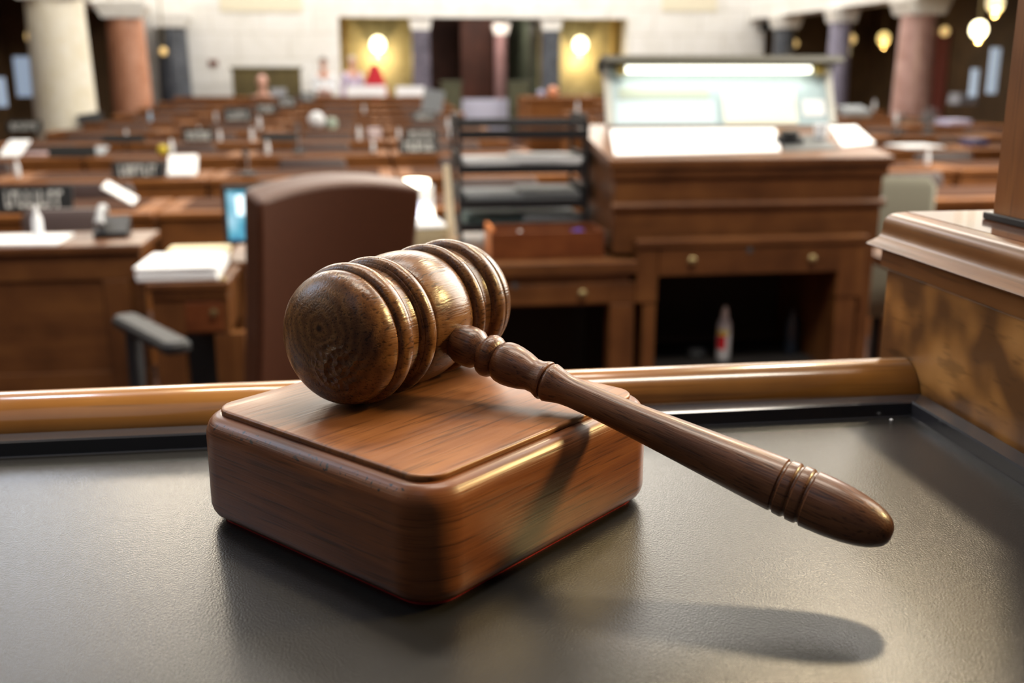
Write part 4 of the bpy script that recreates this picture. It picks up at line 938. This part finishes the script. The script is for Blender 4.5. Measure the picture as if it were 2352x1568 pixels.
# sconces in the lobby
LAMPG = glow('lampglobe', (1, .88, .55), 7)
def globe(x, y, z, r, lab, power, ztop=None, mat=None, arm=True):
    t_ = thing('globe_lamp', lab, 'lamp', (x, y, z), 0, 'warm globe lamps at the chamber\'s edge')
    bm = B(); lathe(bm, [(r*math.sin(PI*i/14), -r*1.1*math.cos(PI*i/14)) for i in range(15)], 20); obj('globe', bm, mat or LAMPG, t_, smooth=True)
    bm = B(); lathe(bm, [(r*.25, -r*1.6), (r*.5, -r*1.25), (r*.6, -r*1.0)], 14); 
    obj('bracket', bm, BRASS, t_, smooth=True)
    bm = B(); tube(bm, [(0, 0, r), (0, 0, (ztop-z) if ztop else zcap+.9-z)], .012, 6); obj('hanging_rod', bm, BRASS, t_)
    if power:
        l = bpy.data.lights.new('globe_light', 'POINT'); l.energy = power; l.color = (1, .76, .40); l.shadow_soft_size = .01
        o = bpy.data.objects.new('globe_light', l); C.objects.link(o); o.location = (x, y-r*.6, z-r*2.0)
for px, lab in ((868, 'glowing globe lamp in the left lobby opening'), (1333, 'glowing globe lamp in the right lobby opening')):
    p_ = at(px, 102, yl+1.1); globe(p_.x, yl+1.1, p_.z, .14, lab, 32, ztop=lz+.4)
# gold curtains/pilaster strips beside the sconces
for a, b, lab in ((780, 800, 'narrow gold strip at the left end of the left opening'), (1404, 1424, 'narrow gold strip at the right end of the right opening')):
    p_ = at(a, 100, yl+.9); q_ = at(b, 100, yl+.9); bm = B(); bx(bm, 0, q_.x-p_.x, 0, .1, 0, lz+.2-fzb, .02)
    tag(obj('gold_pilaster', bm, plain('gold_strip', (.60, .44, .16), .5), loc=(p_.x, yl+.9, fzb)), lab, 'pilaster')
# olive screen and brown plaque on the back wall, left
a = at(537, 232, 19.2); b = at(690, 160, 19.2)
hs = thing('wooden_screen', 'dark olive wooden screen against the cream wall behind the seated person', 'screen', (a.x, 19.2, fzb))
bm = B(); bx(bm, 0, b.x-a.x, 0, .08, 0, b.z-fzb, .01); obj('board', bm, plain('olive_wood', (.10, .075, .022), .6, var=.25, bscale=5), hs)
bm = B(); bx(bm, -.03, b.x-a.x+.03, -.02, .1, b.z-fzb, b.z-fzb+.05, .01); obj('top_rail', bm, MATS['olive_wood'], hs)
a = at(480, 152, YBK); b = at(500, 138, YBK); bm = B(); bx(bm, 0, b.x-a.x, -.03, 0, 0, b.z-a.z, .005)
tag(obj('wall_plaque', bm, plain('brown_plaque', (.16, .06, .04), .5), loc=(a.x, YBK, a.z)), 'small dark red-brown plaque on the cream back wall at the left', 'plaque')
a = at(1752, 58, YBK); bm = B(); tube(bm, [(0, 0, 0), (0, -.15, .02), (-.02, -.25, -.08)], .04, 10); bx(bm, -.12, .06, -.35, -.15, -.12, .0, .02)
tag(obj('wall_bracket', bm, BLACK, loc=(a.x, YBK, a.z), smooth=True), 'black camera bracket on the back wall near the right corner', 'bracket')
# side colonnades
zcap = at(300, 6, 16.4).z
def entab(name, X0_, X1_):
    bm = B(); bx(bm, X0_, X1_, -1.0, YBK, zcap, TOP, .0); struct(name, bm, CREAMWALL)
entab('wall_left', XL-.45, XL); entab('wall_right', XR, XR+.45)
column('marble_column', 130, 12.4, .66, RZ[6]-DKH-.12, zcap, CREAMCOL, 'large cream marble column at the left edge', X=at(140, 150, 12.4).x)
column('marble_column', 300, 16.4, .58, RZ[6]-DKH-.12, zcap, PINKCOL, 'pink marble column left of the black pillar', X=at(296, 150, 16.4).x)
column('marble_column', 400, 19.6, .56, RZ[6]-DKH-.12, zcap, BLACKCOL, 'black marble column at the left corner of the back wall', X=at(400, 150, 19.6).x)
rz0 = RZ[6]-DKH-.12
rpink = marble('pink_veined_column', (.36, .20, .17), (.52, .33, .30), 3, .3)
column('marble_column', 2105, 14.0, .52, rz0, zcap, rpink, 'pink veined marble column at the right behind the post', X=at(2103, 120, 14.0).x)
column('marble_column', 1930, 16.2, .36, rz0, zcap, LAVCOL, 'slim lavender marble column right of the document board', X=at(1927, 120, 16.2).x)
column('marble_column', 1800, 18.6, .40, rz0, zcap, BLACKCOL, 'dark column at the right corner of the back wall', X=at(1800, 120, 18.6).x)
bm = B(); bx(bm, XL-2.6, XL-2.5, -1, 22, rz0, 5); struct('wall_gallery_left', bm, BROWNWALL)
bm = B(); bx(bm, XR+2.6, XR+2.7, -1, 22, rz0, 5); struct('wall_gallery_right', bm, BROWNWALL)
bm = B(); bx(bm, XL-2.6, XL-.45, YBK+.3, YBK+.4, rz0, 5); bx(bm, XR+.45, XR+2.6, YBK+.3, YBK+.4, rz0, 5); struct('wall_gallery_ends', bm, BROWNWALL)
bm = B(); bx(bm, XL-2.6, XL-.45, -1, 22, zcap+.9, zcap+1.0); bx(bm, XR+.45, XR+2.6, -1, 22, zcap+.9, zcap+1.0); struct('ceiling_gallery', bm, BROWNWALL)
# gallery doors & glints
for i, (px, Y, wd_, m_, lab) in enumerate(((215, 15.5, .9, REDWALL, 2), (2215, 12.5, 1.0, plain('oxblood_door', (.16, .03, .02), .5), 3), (1985, 17, 1.2, REDWALL, 4))):
    X = XL-2.48 if px < 840 else XR+2.58
    bm = B(); s = 1 if px < 840 else -1; Yd = (X/((px-840)/2460.0)) ; 
    bx(bm, X-.02, X+.02, Yd-wd_/2, Yd+wd_/2, rz0, rz0+2.1, .01)
    for zz in (.2, 1.15): bx(bm, X-.035, X+.035, Yd-wd_/2+.12, Yd+wd_/2-.12, rz0+zz, rz0+zz+.8, .01)
    o = obj(f'door_{i+2}', bm, m_); o['kind'] = 'structure'
GLD = glow('dim_gold_globe', (1, .66, .25), .9, (.6, .4, .15))
for px, py, Y, r, m_, pw, lab in ((77, 84, 13.2, .085, GLD, 0, 'dim golden sconce against the dark left of the cream column'), (262, 92, 17.0, .09, GLD, 0, 'dim golden sconce left of the pink column'), (375, 118, 19.0, .06, GLD, 0, 'faint golden sconce left of the black column'),
        (2248, 68, 11.0, .085, LAMPG, 25, 'bright white globe lamp beside the post at the right'), (2286, 8, 10.0, .08, glow('globe_soft', (1, .85, .5), .8), 10, 'softly glowing globe at the top right beside the post'),
        (1955, 90, 17.0, .075, GLD, 0, 'dim gold sconce right of the lavender column'), (2030, 88, 17.5, .10, glow('globe_mid', (1, .72, .25), 1.5), 8, 'yellow glowing globe between the lavender and pink columns'), (2170, 72, 14.0, .06, GLD, 0, 'dim gold sconce right of the pink column'), (1826, 100, 19.2, .06, GLD, 0, 'faint gold sconce above the right end of the document board')):
    p_ = at(px, py, Y); globe(p_.x, Y, p_.z, r, lab, pw, mat=m_)
# bluish bright window slots in the galleries
WIN = glow('window_daylight', (.50, .64, .85), .35)
wn = 0
for (px0, px1, py0, py1, Y) in ((-12, 8, 178, 245, 12.5), (40, 66, 130, 222, 12.5), (2228, 2250, 158, 222, 12.5), (2268, 2300, 110, 215, 12.5)):
    wn += 1; a = at(px0, py1, Y); b = at(px1, py0, Y)
    bm = B(); bx(bm, a.x, b.x, Y, Y+.03, a.z, b.z); o = obj(f'window_{wn}', bm, WIN); o['kind'] = 'structure'
# pale sideboard cloth under the windows at the right; cabinets
c0 = at(1218, 262, 17.2); c1 = at(1368, 225, 17.2)
cb = thing('podium_desk', 'bright mahogany desk right of the centre aisle behind the letter trays', 'desk', (c0.x, 14.2, RZ[7]-DKH-.0))
x0_, x1_ = at(1216, 250, 14.2).x, at(1366, 250, 14.2).x; zt_ = at(1290, 224, 14.2).z
cb.location = (x0_, 14.2, RZ[6]-DKH)
hh4 = zt_-(RZ[6]-DKH)
bm = B(); bx(bm, 0, x1_-x0_, 0, .42, 0, hh4-.04, .005); obj('desk_case', bm, ROWW, cb)
bm = B(); bx(bm, -.03, x1_-x0_+.03, -.03, .43, hh4-.04, hh4, .006); obj('desk_top', bm, ROWW, cb)
for px, nm, col, s_, lab in ((1270, 'orange_ball', plain('peach', (.72, .30, .16), .5), .075, 'peach coloured ball on the bright mahogany podium desk'), (1242, 'lavender_jar', plain('lav_jar', (.4, .4, .6), .4), .05, 'small lavender jar left of the peach ball')):
    bm = B(); lathe(bm, [(s_*math.sin(PI*i/12), s_-s_*math.cos(PI*i/12)) for i in range(13)], 18); tag(obj(nm, bm, col, loc=(at(px, 215, 14.4).x, 14.4, zt_), smooth=True), lab, 'ornament')

# ------------------------------------------------------------------ people (far background)
def skin_mesh(name, joints, bones, mat, parent, sub=2):
    me = bpy.data.meshes.new(name); me.from_pydata([j[0] for j in joints], bones, []); me.materials.append(mat)
    o = bpy.data.objects.new(name, me); C.objects.link(o); o.parent = parent
    md = o.modifiers.new('skin', 'SKIN'); md.use_smooth_shade = True
    sv = me.skin_vertices[0].data
    for i, j in enumerate(joints):
        rr_ = j[1] if isinstance(j[1], tuple) else (j[1], j[1]); sv[i].radius = rr_; sv[i].use_root = (i == 0)
    o.modifiers.new('sub', 'SUBSURF').levels = sub; o.modifiers['sub'].render_levels = sub
    return o
def person(x, y, z, h, lab, top, bottom, hair, seated=False, rot=0, arm='down'):
    s = h/1.75
    t_ = thing('person', lab, 'person', (x, y, z), rot)
    S = lambda a, b, c: (a*s, b*s, c*s)
    J = [(S(0, 0, .95), (.15*s, .10*s)), (S(0, 0, 1.15), (.135*s, .09*s)), (S(0, 0, 1.36), (.16*s, .10*s)), (S(0, -.01, 1.47), .06*s), (S(0, -.02, 1.55), (.065*s, .075*s)), (S(0, -.02, 1.66), (.078*s, .09*s)), (S(0, -.02, 1.73), (.05*s, .055*s))]
    Bn = [(0, 1), (1, 2), (2, 3), (3, 4), (4, 5), (5, 6)]
    for sgn in (-1, 1):
        b = len(J)
        if arm == 'fold': pts = [S(sgn*.19, 0, 1.38), S(sgn*.24, -.02, 1.12), S(sgn*.08, -.20, 1.08), S(sgn*.02, -.24, 1.08)]
        else: pts = [S(sgn*.19, 0, 1.38), S(sgn*.24, .01, 1.12), S(sgn*.25, -.04, .88), S(sgn*.25, -.06, .78)]
        for p_, r_ in zip(pts, (.055, .045, .034, .028)): J.append((p_, r_*s))
        Bn += [(2, b), (b, b+1), (b+1, b+2), (b+2, b+3)]
        b = len(J)
        if seated: pts = [S(sgn*.10, -.02, .90), S(sgn*.12, -.42, .88), S(sgn*.12, -.42, .48), S(sgn*.12, -.52, .46)]
        else: pts = [S(sgn*.10, 0, .86), S(sgn*.11, 0, .48), S(sgn*.11, .02, .09), S(sgn*.11, -.12, .035)]
        for p_, r_ in zip(pts, (.085, .058, .04, .032)): J.append((p_, r_*s))
        Bn += [(0, b), (b, b+1), (b+1, b+2), (b+2, b+3)]
    skin_mesh('body', J, Bn, SKIN, t_)
    # clothing: shirt over torso and upper arms, trousers over hips and legs
    k = 1.14
    JJ = [(J[0][0], (.165*s, .115*s)), (J[1][0], (.15*s, .105*s)), (J[2][0], (.175*s, .115*s)), (S(0, -.005, 1.45), .075*s)]
    BB = [(0, 1), (1, 2), (2, 3)]
    for b0 in (7, 15):
        q = len(JJ); JJ += [(J[b0][0], .068*s), (J[b0+1][0], .056*s), (J[b0+2][0], .045*s)]; BB += [(2, q), (q, q+1), (q+1, q+2)]
    skin_mesh('shirt', JJ, BB, top, t_)
    JJ = [(S(0, 0, .98), (.168*s, .118*s)), (S(0, 0, .92), (.165*s, .115*s))]; BB = [(0, 1)]
    for b0 in (11, 19):
        q = len(JJ); JJ += [(J[b0][0], .098*s), (J[b0+1][0], .070*s), (J[b0+2][0], .055*s)]; BB += [(1, q), (q, q+1), (q+1, q+2)]
    skin_mesh('trousers', JJ, BB, bottom, t_)
    # face and hair
    bm = B()
    for i in range(1): lathe(bm, [(.088*s*math.sin(PI*j/12)*1.0, (1.66+.02)*s-.10*s*math.cos(PI*j/12)) for j in range(6, 13)], 18, Matrix.Translation((0, .005*s, 0)))
    obj('hair', bm, hair, t_, smooth=True)
    bm = B(); bx(bm, -.010*s, .010*s, -.125*s, -.095*s, 1.60*s, 1.64*s, .004*s); obj('nose', bm, SKIN, t_, smooth=True)
    for sgn in (-1, 1):
        bm = B(); lathe(bm, [(.012*s*math.sin(PI*j/8), -.012*s*math.cos(PI*j/8)) for j in range(9)], 10, Matrix.Translation((sgn*.032*s, -.098*s, 1.655*s))); obj('eye', bm, BLACK, t_, smooth=True)
        bm = B(); bx(bm, sgn*.084*s-.008*s, sgn*.084*s+.008*s, -.035*s, .0, 1.62*s, 1.68*s, .006*s); obj('ear', bm, SKIN, t_, smooth=True)
    bm = B(); bx(bm, -.025*s, .025*s, -.106*s, -.096*s, 1.575*s, 1.585*s, .003*s); obj('mouth', bm, plain('lips', (.4, .12, .10), .6), t_)
    return t_
WSH = plain('white_shirt', (.80, .82, .84), .8); DTR = plain('dark_trousers', (.02, .022, .03), .8)
HG = plain('grey_hair', (.42, .36, .33), .8); HD = plain('dark_hair', (.05, .03, .02), .8)
def stand(px, py_top, Y, lab, *a, **k):
    p_ = at(px, py_top, Y); return person(p_.x, Y, fzb, p_.z-fzb, lab, *a, **k)
stand(742, 134, 18.7, 'person in a white shirt and dark trousers standing by the cream wall', WSH, DTR, HD, arm='fold')
stand(808, 131, 18.9, 'person in a pale lavender top standing left of the red drape', plain('lavender_top', (.58, .50, .66), .8), plain('grey_trousers', (.3, .3, .36), .8), HG, rot=.5)
p_ = at(600, 178, 17.6+1.0)
pp = person(p_.x, 18.72, p_.z-1.73, 1.75, 'seated person in a grey suit in front of the dark olive screen', plain('grey_suit', (.16, .17, .19), .8), DTR, plain('pinkish_scalp', (.60, .34, .27), .6), seated=True)
sc_ = thing('member_chair', 'dark chair carrying the seated person near the olive screen', 'chair', (p_.x, 18.77, fzb))
zz_ = p_.z-1.73+.80-fzb
bm = B(); bx(bm, -.25, .25, -.25, .22, zz_-.08, zz_, .02); obj('seat', bm, LEATHERD, sc_)
bm = B(); bx(bm, -.25, .25, .22, .28, zz_, zz_+.45, .02); obj('backrest', bm, LEATHERD, sc_)
bm = B(); bx(bm, -.22, .22, -.2, .2, 0, zz_-.08, .02); obj('pedestal', bm, BLACK, sc_)
# red draped flag on a stand
p_ = at(860, 146, 18.5)
fl = thing('draped_flag', 'red draped flag on a stand below the left glowing globe lamp', 'flag', (p_.x, 18.5, fzb)); hf = p_.z-fzb
bm = B(); cyl(bm, 0, 0, 0, hf+.03, .015); lathe(bm, [(.15, 0), (.15, .03), (.03, .06)], 20); obj('flag_pole', bm, BRASS, fl, smooth=True)
t = bmesh.new(); n = 24; rws_ = []
for j in range(9):
    v = j/8; rad = .04+.16*math.sin(min(1, v*1.3)*PI/2); rws_.append([t.verts.new((rad*(1+.22*math.sin(5*2*PI*i/n))*math.cos(2*PI*i/n), rad*.8*(1+.22*math.sin(5*2*PI*i/n))*math.sin(2*PI*i/n), hf-.02-v*(hf*.62))) for i in range(n)])
for a, b in zip(rws_, rws_[1:]):
    for i in range(n): t.faces.new((a[i], a[(i+1) % n], b[(i+1) % n], b[i]))
bmesh.ops.recalc_face_normals(t, faces=t.faces[:]); bm = B(); join(bm, t); obj('flag_cloth', bm, plain('red_cloth', (.45, .008, .02), .8), fl, smooth=True)
